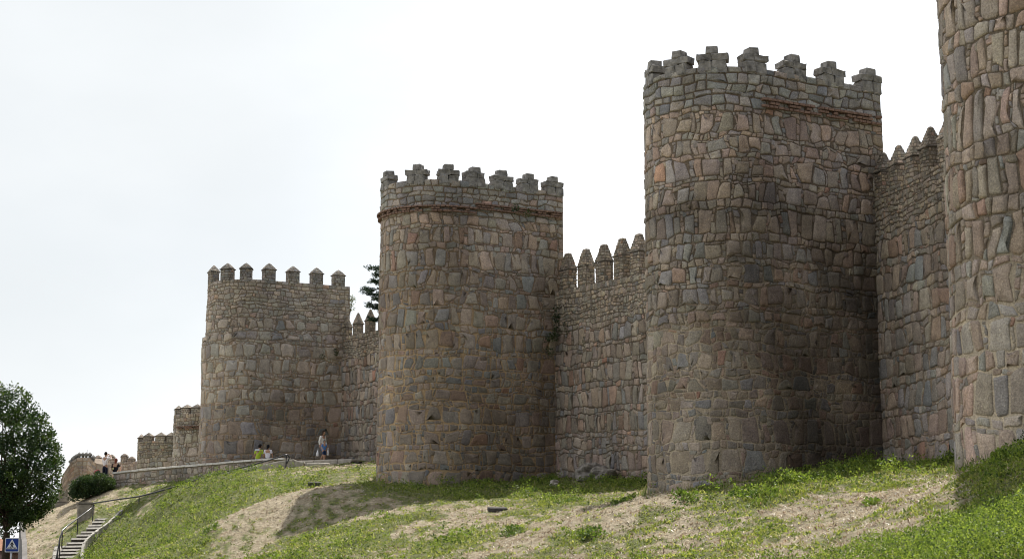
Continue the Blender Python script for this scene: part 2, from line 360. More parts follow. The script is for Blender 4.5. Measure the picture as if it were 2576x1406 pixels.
# ---------------------------------------------------------------- masonry generator
PAL = {  # albedo palettes
 'brown': [(.27,.215,.17),(.25,.205,.165),(.28,.22,.17),(.235,.205,.175),(.22,.21,.195),(.29,.24,.19),(.20,.20,.205),(.28,.195,.145),(.255,.22,.18),(.26,.23,.195),(.25,.21,.17),(.24,.21,.18)],
 'grey': [(.235,.235,.23),(.25,.245,.235),(.215,.22,.225),(.27,.26,.235),(.20,.205,.205),(.28,.245,.21),(.235,.225,.205)],
 'pink': [(.32,.245,.20),(.29,.23,.185),(.28,.24,.205),(.25,.23,.21),(.32,.235,.18),(.24,.23,.225),(.30,.255,.21)],
 'far': [(.325,.285,.24),(.305,.275,.235),(.285,.27,.245),(.34,.285,.23)],  # lightened a little, slight distance haze painted into the stone colour
 'rubble': [(.27,.235,.19),(.23,.205,.17),(.30,.255,.20),(.20,.185,.16),(.33,.265,.19)],
 'rose': [(.33,.25,.20),(.30,.24,.20),(.27,.23,.20),(.32,.26,.22)],
}
class Masonry:
    """lays irregular stones in courses over a surface pos(s, z, h)"""
    def __init__(self, seed): self.r = np.random.default_rng(seed); self.q = []; self.p = []; self.c = []; self.warp = 1.0; self.s0 = 0
    def stone(self, quad, H, joint, rnd, col):
        self.q.append(quad); self.p.append((H, joint, rnd)); self.c.append(col)
    def color(self, pal):
        r = self.r; c = np.array(PAL[pal][r.integers(len(PAL[pal]))]) * r.uniform(1.1, 1.72) * r.uniform(.95, 1.05, 3)
        if r.random() < .022: c = c * np.array([1.05, .8, .7])
        if r.random() < .05: c = c * np.array([.82, .89, 1.0])
        l = c.mean(); return tuple(l + (c - l) * .72)
    def course(self, s0, s1, zb, zt, wr, style, pal, H, joint):
        """one course between z-functions zb(s) and zt(s)"""
        r = self.r; s = s0 + r.uniform(-.3, 0)
        hgt = zt(s0) - zb(s0)
        while s < s1:
            w = r.uniform(*wr) * (1 if r.random() < .85 else r.uniform(.5, .75)); e = min(s + w, s1)
            if s < s0: 
                a = s0
            else: a = s
            if e - a < .1: s = e; continue
            h = hgt; top_cut = 0; bot_cut = 0
            if style == 'big':
                if r.random() < .42: top_cut = r.uniform(.10, .28) * h
                if r.random() < .18: bot_cut = r.uniform(.08, .2) * h
            tl = r.uniform(-.09, .22) * w if style == 'big' else r.uniform(-.04, .06) * w
            tr = r.uniform(-.09, .22) * w if style == 'big' else r.uniform(-.04, .06) * w
            za, zb_ = zb(a), zb(e); ta, te = zt(a), zt(e)
            jz = r.uniform(-.03, .03, 4) * min(1, h)
            quad = [(a, za + bot_cut + jz[0]), (e, zb_ + bot_cut + jz[1]), (e - tr, te - top_cut + jz[2]), (a + tl, ta - top_cut + jz[3])]
            Hs = H * r.uniform(.55, 1.35)
            self.stone(quad, Hs, joint, r.uniform(.04, .22, 4) + (r.random(4) < .22) * r.uniform(.1, .2, 4) if style == 'big' else r.uniform(.04, .24, 4), self.color(pal))
            fc = lambda: tuple(np.array(self.color(pal)) * r.uniform(.75, 1.05))
            def fill(x0, x1, z0_, z1_):
                if x1 - x0 > .05 and z1_ - z0_ > .04: self.stone([(x0, z0_), (x1, z0_ + r.uniform(-.02, .02)), (x1, z1_ + r.uniform(-.02, .02)), (x0, z1_)], H * r.uniform(.3, .9), .02, r.uniform(.1, .35, 4), fc())
            if top_cut:
                x = a
                while x < e - .06: x2 = min(e, x + r.uniform(.14, .38)); fill(x, x2, ta - top_cut, ta); x = x2
            if bot_cut:
                x = a
                while x < e - .06: x2 = min(e, x + r.uniform(.14, .38)); fill(x, x2, za, za + bot_cut); x = x2
            s = e
            if style == 'big':
                # wedge fillers in the notch at the top of the joint, or a column of chips between two stones
                if r.random() < .5: fill(e - .07 - max(0, tr) * .8, e + .08, te - .17 - r.uniform(0, .12), te - .02)
                if r.random() < .45 and e < s1 - .3:
                    fw = r.uniform(.09, .17); z = zb(e)
                    while z < te - .05: z2 = min(te, z + r.uniform(.12, .36)); fill(e, e + fw, z, z2); z = z2
                    s = e + fw
    def lay(self, s0, s1, z0, z1, zones):
        """zones: list (ztop_fraction_or_abs, dict) from the top down"""
        r = self.r; z = z1; k = 0; self.s0 = s0; self.s1 = s1; self.z1 = z1
        prev = None
        while z > z0:
            zo = [d for zt_, d in zones if z <= zt_ + 1e-6][-1]
            big = (k % 2 == 0)
            if zo['mode'] == 'alt':
                h = r.uniform(*zo['hb']) if big else r.uniform(*zo['hs'])
                if big and r.random() < .15: h *= .7
                style = 'big' if big else 'small'; wr = zo['wb'] if big else zo['ws']
            else: h = r.uniform(*zo['hs']); style = 'small'; wr = zo['ws']
            amp = zo.get('wave', .05); ph = r.uniform(0, 6.28, 3)
            def wav(s_, ph=ph, amp=amp): return amp * (math.sin(s_ * .7 + ph[0]) + .6 * math.sin(s_ * 1.9 + ph[1]) + .4 * math.sin(s_ * 4.3 + ph[2]))
            zb_ = max(z - h, z0 - .2); last = zb_ <= z0
            low = (lambda s_, zb_=zb_, wav=wav: zb_ + wav(s_))
            hi = prev if prev else (lambda s_, z=z: z)
            self.course(s0, s1, low, hi, wr, style, zo['pal'], zo['H'], zo['joint'])
            prev = low; z = zb_; k += 1
    def arrays(self, pos):
        q = np.array(self.q); n = len(q); P = np.array([(a, b) for a, b, _ in self.p]); rnd = np.array([c for _, _, c in self.p])
        H = P[:, 0]; J = P[:, 1]; r = self.r
        ctr = q.mean(1, keepdims=True)
        ext = np.maximum(np.abs(q - ctr).max(1), .03)                     # half extents
        q = ctr + (q - ctr) * (1 - np.minimum(J[:, None] * .5 / ext, .35))[:, None, :]
        pts = []
        for i in range(4):
            p = q[:, i]; pv = q[:, (i - 1) % 4]; nx_ = q[:, (i + 1) % 4]; a = rnd[:, i:i + 1]
            pts += [p + (pv - p) * a, p * (1 - a * .36) + (pv + nx_) * .18 * a, p + (nx_ - p) * a]
        out2 = np.stack(pts, 1)                                            # n,12,2
        size = np.minimum(ext[:, 0], ext[:, 1])[:, None, None]
        out2 = out2 + r.normal(0, .045, out2.shape) * size
        if self.warp:
            a_, b_ = out2[..., 0], out2[..., 1]; w_ = self.warp
            dx = (fbm(a_ * 1.3, b_ * 1.3, 81, 2) - .5) * .36 + (vn(a_ * 4.5, b_ * 4.5, 83) - .5) * .13; dz = (fbm(a_ * 1.2, b_ * 1.6, 85, 2) - .5) * .20 + (vn(a_ * 4.5, b_ * 4.5, 87) - .5) * .13
            ed = np.clip(np.minimum(a_ - self.s0, self.s1 - a_) / .5, 0, 1) * np.clip((self.z1 - b_) / .5, 0, 1)
            out2 = out2 + np.stack([dx * ed, dz * ed], -1) * w_; ctr = out2.mean(1, keepdims=True)
        inn = ctr + (out2 - ctr) * (1 - np.minimum(.024 / size, .25)) ; mid = ctr + (out2 - ctr) * .5
        hj = 1 + r.normal(0, .09, (n, 12)); tilt = r.normal(0, .3, (n, 2))
        rel = (inn - ctr) / ext[:, None, :]
        h_in = H[:, None] * (hj + (rel * tilt[:, None, :]).sum(-1) * .6); 
        relm = (mid - ctr) / ext[:, None, :]
        h_mid = H[:, None] * (1.02 + r.normal(0, .10, (n, 12)) + (relm * tilt[:, None, :]).sum(-1) * .6)
        sz = np.concatenate([out2, out2, inn, mid, ctr], 1)
        hh = np.concatenate([np.full((n, 12), -.05), H[:, None] * .35 * hj, h_in, h_mid, H[:, None] * 1.03], 1)
        V = pos(sz[..., 0].ravel(), sz[..., 1].ravel(), hh.ravel())
        base = np.arange(n)[:, None, None] * 49; k = np.arange(12); k2 = (k + 1) % 12
        quads = np.concatenate([np.stack([k + o, k2 + o, k2 + o + 12, k + o + 12], -1) for o in (0, 12, 24)], 0)
        tris = np.stack([k + 36, k2 + 36, np.full(12, 48)], -1)
        Q_ = (quads[None] + base).reshape(-1, 4); T_ = (tris[None] + base).reshape(-1, 3)
        C_ = np.repeat(np.array(self.c), 49, 0)
        return V, Q_, T_, C_
def body_grid(pos, s0, s1, z0, z1, ds, dz, colf, closed_top=None):
    ns = max(2, int((s1 - s0) / ds) + 1); nz = max(2, int((z1 - z0) / dz) + 1)
    s_ = np.linspace(s0, s1, ns); z_ = np.linspace(z0, z1, nz); SS, ZZ = np.meshgrid(s_, z_)
    V = pos(SS.ravel(), ZZ.ravel(), np.zeros(SS.size)); i = np.arange(ns * nz).reshape(nz, ns)
    Q_ = np.stack([i[:-1, :-1], i[:-1, 1:], i[1:, 1:], i[1:, :-1]], -1).reshape(-1, 4)
    return V, Q_, colf(SS.ravel(), ZZ.ravel()), V[i[-1]], V[i[0]]
def merge(parts):
    Vs, Qs, Ts, Cs = [], [], [], []; o = 0
    for V, Q_, T_, C_ in parts:
        Vs.append(V); Cs.append(C_)
        if Q_ is not None and len(Q_): Qs.append(Q_ + o)
        if T_ is not None and len(T_): Ts.append(T_ + o)
        o += len(V)
    return np.concatenate(Vs), np.concatenate(Qs) if Qs else None, np.concatenate(Ts) if Ts else None, np.concatenate(Cs)

def mortar_fn(zlow, zhigh, lowcol, highcol, seed):
    lowcol = np.array(lowcol); highcol = np.array(highcol)
    def f(s, z):
        k = np.clip((z - zlow) / (zhigh - zlow) + (fbm(s * .35, z * .35, seed, 3) - .5) * 1.6, 0, 1)[:, None]
        return 1.12 * (lowcol * (1 - k) + highcol * k) * (.8 + .4 * vn(s * 3, z * 3, seed + 3))[:, None]
    return f

class Tower:
    def __init__(self, J, ang, L, R, ztop, zbot, batter=.006, back=.45, step=None, seed=1):
        self.u = np.array([-math.sin(ang), math.cos(ang)]); self.n = np.array([-math.cos(ang), -math.sin(ang)])
        self.J = np.array(J, float); self.L = L; self.R = R; self.zt = ztop; self.zb = zbot; self.bt = batter; self.b = back; self.step = step; self.seed = seed
        self.len = 2 * (L + back) + math.pi * R; self.C = self.J + self.n * L + self.u * R
    def base2(self, s):
        s = np.asarray(s, float); F = self.L + self.b; R = self.R
        a = np.clip((s - F) / R, 0, math.pi)
        p1 = self.J[None] + self.n[None] * (np.minimum(s, F) - self.b)[:, None]
        arc = self.C[None] + R * (-np.cos(a)[:, None] * self.u[None] + np.sin(a)[:, None] * self.n[None])
        ex = np.clip(s - F - math.pi * R, 0, None)
        P = np.where((s <= F)[:, None], p1, arc - self.n[None] * ex[:, None])
        Nn = -np.cos(a)[:, None] * self.u[None] + np.sin(a)[:, None] * self.n[None]
        return P, Nn
    def pos(self, s, z, h):
        P, Nn = self.base2(s); z = np.asarray(z, float)
        off = self.bt * (self.zt - z) + (fbm(np.asarray(s) * .5, z * .5, self.seed + 50, 3) - .5) * .10 + h - .06
        if self.step: off = off + np.where(z < self.step[0], self.step[1], 0)
        return np.concatenate([P + Nn * off[:, None], z[:, None]], 1)
    def hit(self, px, py):
        """surface parameters (s, z) of the point seen at this pixel"""
        s = np.linspace(0, self.L + self.b + math.pi * self.R * .8, 400); z = np.linspace(self.zb, self.zt + 1.5, 200)
        SS, ZZ = np.meshgrid(s, z); P, Nn = self.base2(SS.ravel()); P = P + Nn * (self.bt * (self.zt - ZZ.ravel()))[:, None]
        W3 = np.concatenate([P, ZZ.ravel()[:, None]], 1); x, y = proj(W3)
        face = (Nn * -P).sum(1) > 0
        d = (x - px) ** 2 + (y - py) ** 2 + np.where(face, 0, 1e6); k = d.argmin()
        return SS.ravel()[k], ZZ.ravel()[k]
    def frame(self, s, z, inset=0.0):
        P, Nn = self.base2(np.array([s])); n = Vector((*Nn[0], 0)); t = Vector((0, 0, 1)).cross(n)
        off = self.bt * (self.zt - z)
        return Vector((*P[0], z)) + n * (off - inset), t, n
    def masonry(self, name, parent, zones, mortar, mat, stain_shade=None):
        ms = Masonry(self.seed); ms.lay(0, self.len, self.zb, self.zt, zones)
        parts = [ms.arrays(self.pos)]
        V, Q_, C_, top, bot = body_grid(self.pos, 0, self.len, self.zb, self.zt, .22, .3, mortar)
        parts.append((V, Q_, None, C_))
        # top deck and back face
        c = top.mean(0); n = len(top)
        parts.append((np.concatenate([top, [c]]), None, np.array([(i, i + 1, n) for i in range(n - 1)] + [(n - 1, 0, n)]), np.tile(np.array([.2, .18, .15]), (n + 1, 1))))
        parts.append((np.array([top[-1], top[0], bot[0], bot[-1]]), np.array([(0, 1, 2, 3)]), None, np.tile(np.array([.2, .18, .15]), (4, 1))))
        V, Q_, T_, C_ = merge(parts)
        if stain_shade:
            k = stain_shade(V, self); C_ = C_ * k[:, None]
        return mesh_np(name, V, Q_, T_, mat, parent, col=C_)

def stone_shell(boxes, seed, pal, H=.03, hs=(.12, .2), ws=(.15, .4)):
    """masonry block: frustum given by centre, axes t,n, half sizes bottom/top, z0..z1, faced with small rubble stones"""
    parts = []
    for (c, t_, n_, b0, b1, z0, z1, apex) in boxes:
        ms = Masonry(seed); seed += 1
        per = 2 * (b0[0] + b0[1]) * 2
        zone = [(1e9, dict(mode='small', hs=hs, ws=ws, pal=pal, H=H, joint=.025, wave=.01))]
        ms.lay(0, per, z0, z1 - .01, zone)
        c = np.array(c); t2 = np.array(t_)[:2]; n2 = np.array(n_)[:2]
        def pos(s, z, h, c=c, t2=t2, n2=n2, b0=b0, b1=b1, z0=z0, z1=z1, per=per):
            k = np.clip((z - z0) / (z1 - z0), 0, 1)
            k = k if apex == 0 else k ** apex
            hx = b0[0] + (b1[0] - b0[0]) * k; hy = b0[1] + (b1[1] - b0[1]) * k
            f = (np.asarray(s) % per) / per * (b0[0] + b0[1]) * 4          # walk the rectangle
            a = f; X = np.zeros_like(a); Y = np.zeros_like(a); NX = np.zeros_like(a); NY = np.zeros_like(a)
            e1, e2 = 2 * b0[0], 2 * b0[1]
            m0 = a < e1; m1 = (a >= e1) & (a < e1 + e2); m2 = (a >= e1 + e2) & (a < 2 * e1 + e2); m3 = a >= 2 * e1 + e2
            X[m0] = (a[m0] / e1 * 2 - 1); Y[m0] = 1; NY[m0] = 1
            X[m1] = 1; Y[m1] = 1 - 2 * (a[m1] - e1) / e2; NX[m1] = 1
            X[m2] = 1 - 2 * (a[m2] - e1 - e2) / e1; Y[m2] = -1; NY[m2] = -1
            X[m3] = -1; Y[m3] = -1 + 2 * (a[m3] - 2 * e1 - e2) / e2; NX[m3] = -1
            lx_ = X * hx + NX * h; ly_ = Y * hy + NY * h
            return np.stack([c[0] + t2[0] * lx_ + n2[0] * ly_, c[1] + t2[1] * lx_ + n2[1] * ly_, z], -1)
        if H > 0: parts.append(ms.arrays(pos))
        nz = 5; V = []; 
        zz = np.linspace(z0, z1, nz)
        cs = np.array([0, 2 * b0[0], 2 * b0[0] + 2 * b0[1], 4 * b0[0] + 2 * b0[1]]) / (4 * (b0[0] + b0[1])) * per + 1e-6
        for z in zz: V.append(pos(cs, np.full(4, z), np.zeros(4)))
        V = np.concatenate(V + [[[c[0], c[1], z1 + (.02 if apex == 0 else .03)]]])
        Q_ = [(r * 4 + i, r * 4 + (i + 1) % 4, r * 4 + 4 + (i + 1) % 4, r * 4 + 4 + i) for r in range(nz - 1) for i in range(4)]
        T_ = [((nz - 1) * 4 + i, (nz - 1) * 4 + (i + 1) % 4, nz * 4) for i in range(4)]
        parts.append((V, np.array(Q_), np.array(T_), np.tile(np.array([.19, .165, .135]), (len(V), 1))))
    return merge(parts)

# ---------------------------------------------------------------- towers and walls
ANG = .523
def big(pal, H=.036, joint=.032, hb=(.52, .86), wb=(.26, .62), hs=(.15, .3), ws=(.16, .42), wave=.02): return dict(mode='alt', hb=hb, hs=hs, wb=wb, ws=ws, pal=pal, H=H, joint=joint, wave=wave)
def small(pal, H=.045, joint=.035, hs=(.2, .34), ws=(.25, .6), wave=.02): return dict(mode='small', hs=hs, ws=ws, pal=pal, H=H, joint=joint, wave=wave)

M_MERLON = plain('merlon_granite', (.215, .205, .19), .95, .55, 4.5, .06)
def stepped_merlon(T, s, z, parent, k=1.0):
    c, t_, n_ = T.frame(s, z, .27); ax = (t_, n_, Vector((0, 0, 1))); r = random.uniform
    sh = t_ * r(-.06, .06)
    mb = MB(); 
    def blk(off, wd, dp, z0, z1): mb.box(c + t_ * off + Vector((0, 0, (z0 + z1) / 2)), (wd, dp, z1 - z0 - .012), ax, 1, .036)
    w1 = .93 * k * r(.93, 1.07)
    d = r(-.06, .06)
    blk(-w1 / 4 + d / 2, w1 / 2 + d - .01, .54, -.22, .22); blk(w1 / 4 + d / 2, w1 / 2 - d - .01, .54, -.22, .22)
    w2 = 1.0 * k * r(.93, 1.05); d = r(-.1, .1)
    blk(-w2 / 4 + d / 2, w2 / 2 + d - .01, .5, .22, .47); blk(w2 / 4 + d / 2, w2 / 2 - d - .01, .5, .22, .46)
    mo = mb.build('merlon', M_MERLON, parent)
    mb = MB(); mb.box(c + sh + Vector((0, 0, .46 + .13)), (.44 * k * r(.88, 1.1), .44, .27), ax, .94, .012)
    cap = mb.build('capstone', M_MERLON, mo); cap.matrix_parent_inverse = Matrix.Identity(4)
    return mo
def brick_band(T, s0, s1, z, parent, h=.30):
    mb = MB()
    for row in range(3):
        zz = z + (row - 1) * h / 3; s = s0; prj = (.03, .055, .085)[row]
        while s < s1:
            wd = random.uniform(.16, .28)
            if random.random() < (.55 if row == 1 else .93):
                c, t_, n_ = T.frame(s + wd / 2, zz)
                mb.box(c + n_ * (prj / 2 - .012), (wd - .02, prj + .16, h / 3 * .74), (t_, n_, Vector((0, 0, 1))), 1, .008)
            s += wd
    return mb.build('brick_band', M_BRICK, parent)
def tower_thing(T, label, zones, mortar, group='round towers of the old city wall', mat=None, name='wall_tower', stain_shade=None):
    root = empty(name, (T.C[0], T.C[1], T.zb), label, 'tower', group)
    T.root = root; T.masonry('masonry', root, zones, mortar, mat or M_STONE, stain_shade); return root

def corner_shade_crust(zc, amt, reach, band=0):
    # corner shade between flank and wall painted into stone colour; band is weathering crust
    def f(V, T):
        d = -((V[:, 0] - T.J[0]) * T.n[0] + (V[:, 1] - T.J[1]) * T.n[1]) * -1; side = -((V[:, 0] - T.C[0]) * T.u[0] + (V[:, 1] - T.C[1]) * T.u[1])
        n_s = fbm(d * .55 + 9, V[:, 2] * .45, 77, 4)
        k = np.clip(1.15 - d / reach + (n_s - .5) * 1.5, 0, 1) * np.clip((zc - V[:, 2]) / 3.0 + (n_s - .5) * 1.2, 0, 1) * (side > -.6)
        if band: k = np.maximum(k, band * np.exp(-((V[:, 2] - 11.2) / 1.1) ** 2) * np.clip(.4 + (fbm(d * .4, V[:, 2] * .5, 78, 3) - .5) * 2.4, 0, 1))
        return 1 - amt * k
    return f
# --- tower 1: the big one right of centre
ZT1 = 15.62
T1 = Tower((12.73, 57.41), ANG, 4.81, 2.62, ZT1, .2, .004, .45, seed=11)
tower_thing(T1, 'tallest fully seen round tower, brick band on its right half only, stepped merlons',
  [(1e9, small('grey', .05, .04, (.2, .34), (.28, .62))), (14.25, big('pink', .036, .032, (.52, .82))), (11.2, big('brown', .04, .032)), (7.3, big('brown', .017, .045, (.52, .9), (.3, .72)))],
  mortar_fn(5.0, 9.5, (.40, .35, .28), (.15, .125, .10), 3), stain_shade=corner_shade_crust(12.0, .66, 5.8, .75))
for px, py, k in ((1646, 178, .8), (1697, 176, 1), (1791, 168, 1), (1903, 160, 1), (2003, 170, 1), (2099, 178, 1), (2193, 188, 1)):
    s, z = T1.hit(px, py); s = min(s, 9.4) if px > 1660 else s + .5
    s = max(s, .42)
    stepped_merlon(T1, s, ZT1, T1.root, k)
s0, _ = T1.hit(2229, 268); s1, _ = T1.hit(1917, 250)
brick_band(T1, s0 + .12, s1, 14.42, T1.root, .34)

# --- tower 2
ZT2 = 15.71
T2 = Tower((2.01, 76.01), ANG, 4.81, 2.62, ZT2, .4, .006, .45, seed=22)
tower_thing(T2, 'middle round tower with orange mortar, brick band all round below its stepped merlons',
  [(1e9, small('grey', .045, .04, (.22, .36), (.28, .65))), (14.4, big('pink', .035, .03, (.55, .85))), (12.4, big('brown', .03, .035, (.55, .88), (.32, .7))), (8.5, big('brown', .017, .05, (.5, .78), (.36, .8), (.2, .34)))],
  mortar_fn(6.5, 12.5, (.42, .315, .20), (.20, .16, .12), 5), stain_shade=corner_shade_crust(9.5, .35, 4.5))
for px, py in ((972, 455), (1044, 452), (1131, 455), (1198, 462), (1268, 472), (1333, 480), (1399, 487)):
    s, z = T2.hit(px, py); stepped_merlon(T2, max(s, .45) if px > 1000 else s + .3, ZT2, T2.root, 1.0)
s0, _ = T2.hit(1419, 550); s1, _ = T2.hit(1200, 520)
brick_band(T2, s0 + .12, s1, 14.6, T2.root, .30); brick_band(T2, s1 + .05, 11.5, 14.38, T2.root, .30)

# --- tower 3
ZT3 = 14.35
T3 = Tower((-9.93, 96.74), ANG, 4.75, 2.5, ZT3, 2.2, .010, .5, step=(11.2, .16), seed=33)
tower_thing(T3, 'round brownish tower behind the seated couple, merlons with small pointed caps, no brick band',
  [(1e9, small('far', .03, .035, (.16, .28), (.22, .5))), (12.3, big('far', .03, .045, (.5, .8), (.4, .8))), (7.5, big('brown', .017, .05, (.5, .8), (.42, .85)))],
  mortar_fn(8.0, 13.0, (.33, .26, .19), (.22, .185, .15), 7))
def capped_merlon(c, t_, n_, w_, th, z0, z1, z2, parent, seed, pal='rubble', tip=.12, H=.02, apex=0, hs=(.1, .17), ws=(.14, .34)):
    """rubble shaft z0..z1 with a pointed cap up to z2 standing on a thin projecting slab"""
    t3 = Vector(t_); n3 = Vector(n_)
    V, Q_, T_, C_ = stone_shell([(c, t3, n3, (w_ / 2, th / 2), (w_ / 2, th / 2), z0, z1, 0)], seed, pal, H, hs, ws)
    o = mesh_np('merlon', V, Q_, T_, M_RUBBLE, parent, col=C_)
    mb = MB(); mb.box((c[0], c[1], z1 + .02), (w_ + .10, th + .10, .05), (t3, n3, Vector((0, 0, 1))), 1, .01)
    V1 = np.array(mb.v); Q1 = [f for f in mb.f if len(f) == 4]; Cb = np.tile(np.array([.13, .12, .105]), (len(V1), 1))
    V2, Q2, T2_, C2 = stone_shell([(c, t3, n3, (w_ / 2 + .02, th / 2 + .02), (w_ / 2 * tip, th / 2 * tip), z1 + .045, z2, apex)], seed + 9, pal, H, (.08, .15), (.13, .3))
    V, Q_, T_, C_ = merge([(V1, np.array(Q1), None, Cb), (V2, Q2, T2_, C2)])
    mesh_np('merlon_cap', V, Q_, T_, M_RUBBLE, o, col=C_)
    return o
for i, (px, py, tipy) in enumerate(((536, 712, 706), (565, 708, 0), (618, 706, 0), (680, 709, 0), (740, 713, 0), (800, 716, 0), (855, 720, 0))):
    s, z = T3.hit(px, py); s = max(s, .4); c, t_, n_ = T3.frame(s, ZT3, .26)
    if px < 540: c, t_, n_ = T3.frame(s + .55, ZT3, .26)
    capped_merlon(c, t_, n_, .66, .46, ZT3 - .05, ZT3 + .60, ZT3 + .98 + random.uniform(-.03, .04), T3.root, 300 + i * 20, 'grey', .14, .012, 1.25)

# --- tower 0 at the right edge
d0 = np.array([.225, -.974]); a0 = math.atan2(.225, .974)
best = None
for s_ in np.linspace(10, 32, 221):
    Jt = np.array([12.73, 57.41]) + d0 * s_
    T0 = Tower(Jt, a0, 3.6, 3.2, 17.6, -.5, .004, .45, seed=44)
    ss = np.linspace(0, T0.len, 300); P, _ = T0.base2(ss); x, _y = proj(np.concatenate([P, np.full((300, 1), 1.8)], 1))
    e = abs(x.min() - 2404)
    if best is None or e < best[0]: best = (e, s_)
JT0 = np.array([12.73, 57.41]) + d0 * best[1]
T0 = Tower(JT0, a0, 3.6, 3.2, 17.6, -.5, .004, .45, seed=44)
print('T0', best, T0.C)
tower_thing(T0, 'nearest tower, cut off by the right edge, long upright stones with whitish mortar',
  [(1e9, big('pink', .05, .04, (.75, 1.15), (.24, .52), (.3, .45), (.2, .5))), (9.3, big('brown', .055, .04, (.7, 1.1), (.22, .5), (.28, .42), (.18, .45))), (6.8, big('pink', .035, .06, (.65, 1.05), (.34, .66), (.26, .42), (.22, .5)))],
  mortar_fn(4.2, 8.0, (.46, .41, .33), (.14, .12, .095), 13))
for k in range(8):
    stepped_merlon(T0, .6 + k * 2.1, 17.6, T0.root, 1.0)

# --- curtain walls
def plane_hit(px, A, d, inset_n=(0, 0)):
    """distance along the vertical plane A + s d seen at pixel column px (ignoring height)"""
    k = (px - 1288) / FPX; ax, ay = A[0] + inset_n[0], A[1] + inset_n[1]
    return (k * ay - ax) / (d[0] - k * d[1])
def curtain(name, A, B, ztop, zbot, nrm, zones, mortar, label, seed, group='stretches of crenellated curtain wall', thick=1.6, mat=None, ds=.25):
    A = np.array(A, float); B = np.array(B, float); Ln = np.linalg.norm(B - A); d = (B - A) / Ln; nn = np.array(nrm)
    root = empty(name, (A[0], A[1], zbot), label, 'wall', group)
    def pos(s, z, h):
        s = np.asarray(s, float); zt = ztop(s); off = (fbm(s * .5, z * .5, seed, 3) - .5) * .14 + h + .004 * (-z)
        return np.stack([A[0] + d[0] * s + nn[0] * off, A[1] + d[1] * s + nn[1] * off, z + zt], -1)
    zb_rel = zbot - float(np.max(ztop(np.array([0., Ln]))))
    ms = Masonry(seed); ms.lay(0, Ln, zb_rel, 0, zones)
    parts = [ms.arrays(pos)]
    V, Q_, C_, top, bot = body_grid(pos, 0, Ln, zb_rel, 0, ds, .3, mortar); parts.append((V, Q_, None, C_))
    n = len(top); back = np.array([-nn[0] * thick, -nn[1] * thick, 0])
    V = np.concatenate([top, top + back, bot + back]); i = np.arange(n - 1)
    parts.append((V, np.concatenate([np.stack([i, i + 1, i + 1 + n, i + n], -1), np.stack([i + n, i + 1 + n, i + 1 + 2 * n, i + 2 * n], -1)]), None, np.tile(np.array([.2, .17, .14]), (len(V), 1))))
    for e in (0, n - 1): parts.append((np.array([top[e], top[e] + back, bot[e] + back, bot[e]]), np.array([(0, 1, 2, 3)]), None, np.tile(np.array([.2, .17, .14]), (4, 1))))
    V, Q_, T_, C_ = merge(parts); mesh_np('masonry', V, Q_, T_, mat or M_STONE, root, col=C_)
    return root, A, d, nn, Ln

n12 = T1.n; u12 = T1.u
# between towers 1 and 2
A = T2.J - u12 * .0; A = np.array(T2.J) + u12 * .3; B = np.array(T1.J) + u12 * (2 * 2.62 - .3); dd = (B - A) / np.linalg.norm(B - A)
def z_on(px, py, inset=0.0, A=A, dd=dd, nn=n12):
    s = plane_hit(px, A, dd, (-nn[0] * inset, -nn[1] * inset)); Y = A[1] - nn[1] * inset + dd[1] * s
    return s, at(px, py, Y).z
sa, za = z_on(1453, 722); sb, zb = z_on(1547, 703)
zt12 = lambda s, sa=sa, za=za, sb=sb, zb=zb: za + (zb - za) * (np.asarray(s) - sa) / (sb - sa) * .9
tall = dict(mode='alt', hb=(.6, .85), wb=(.28, .55), hs=(.18, .3), ws=(.16, .42), pal='brown', H=.038, joint=.035, wave=.025)
rub = dict(mode='alt', hb=(.16, .28), wb=(.12, .34), hs=(.09, .15), ws=(.1, .24), pal='rubble', H=.03, joint=.03, wave=.015)
tall_low = dict(tall, H=.04, pal='pink')
W12, *_ = curtain('curtain_wall', A, B, zt12, 1.0, n12, [(1e9, rub), (-1.5, tall), (-6.5, tall_low)], mortar_fn(-9, -5, (.30, .25, .19), (.13, .11, .09), 21), 'crenellated curtain wall in the middle gap, weeds growing from its joints', 51)
for i, (px, tipy, shy) in enumerate(((1431, 637.7, 680), (1477, 627, 672), (1523, 615.6, 660), (1570, 600, 647), (1612, 589, 634), (1655, 580, 624))):
    s, zt = z_on(px, tipy, .25); _, zs = z_on(px, shy, .0); c = A + dd * s - n12 * .25
    zs = zt - .80
    capped_merlon((c[0], c[1], 0), (*(-dd), 0), (*n12, 0), .74, .43, float(zt12(s)) - .1, zs, zt, W12, 400 + i * 20, tip=.36, H=.03, apex=1.0)
# between towers 2 and 3
A = np.array(T3.J) + u12 * .3; B = np.array(T2.J) + u12 * (2 * 2.62 - .3); dd = (B - A) / np.linalg.norm(B - A)
sa, za = z_on(868, 846, 0, A, dd); sb, zb = z_on(940, 832, 0, A, dd)
zt23 = lambda s, sa=sa, za=za, sb=sb, zb=zb: za + (zb - za) * (np.asarray(s) - sa) / (sb - sa)
W23, *_ = curtain('curtain_wall', A, B, zt23, 2.4, n12, [(1e9, rub), (-1.2, dict(tall, joint=.035, H=.04))], mortar_fn(-8, -4, (.26, .22, .17), (.11, .09, .07), 23), 'curtain wall rising to the tree, seen in the narrow left gap', 52)
for i, (px, tipy) in enumerate(((870, 795.6), (898, 787), (929, 778), (962, 769))):
    s, zt = z_on(px, tipy, .25, A, dd); c = A + dd * s - n12 * .25
    capped_merlon((c[0], c[1], 0), (*(-dd), 0), (*n12, 0), .60, .38, float(zt23(s)) - .1, zt - .68, zt, W23, 500 + i * 20, tip=.14, H=.015)
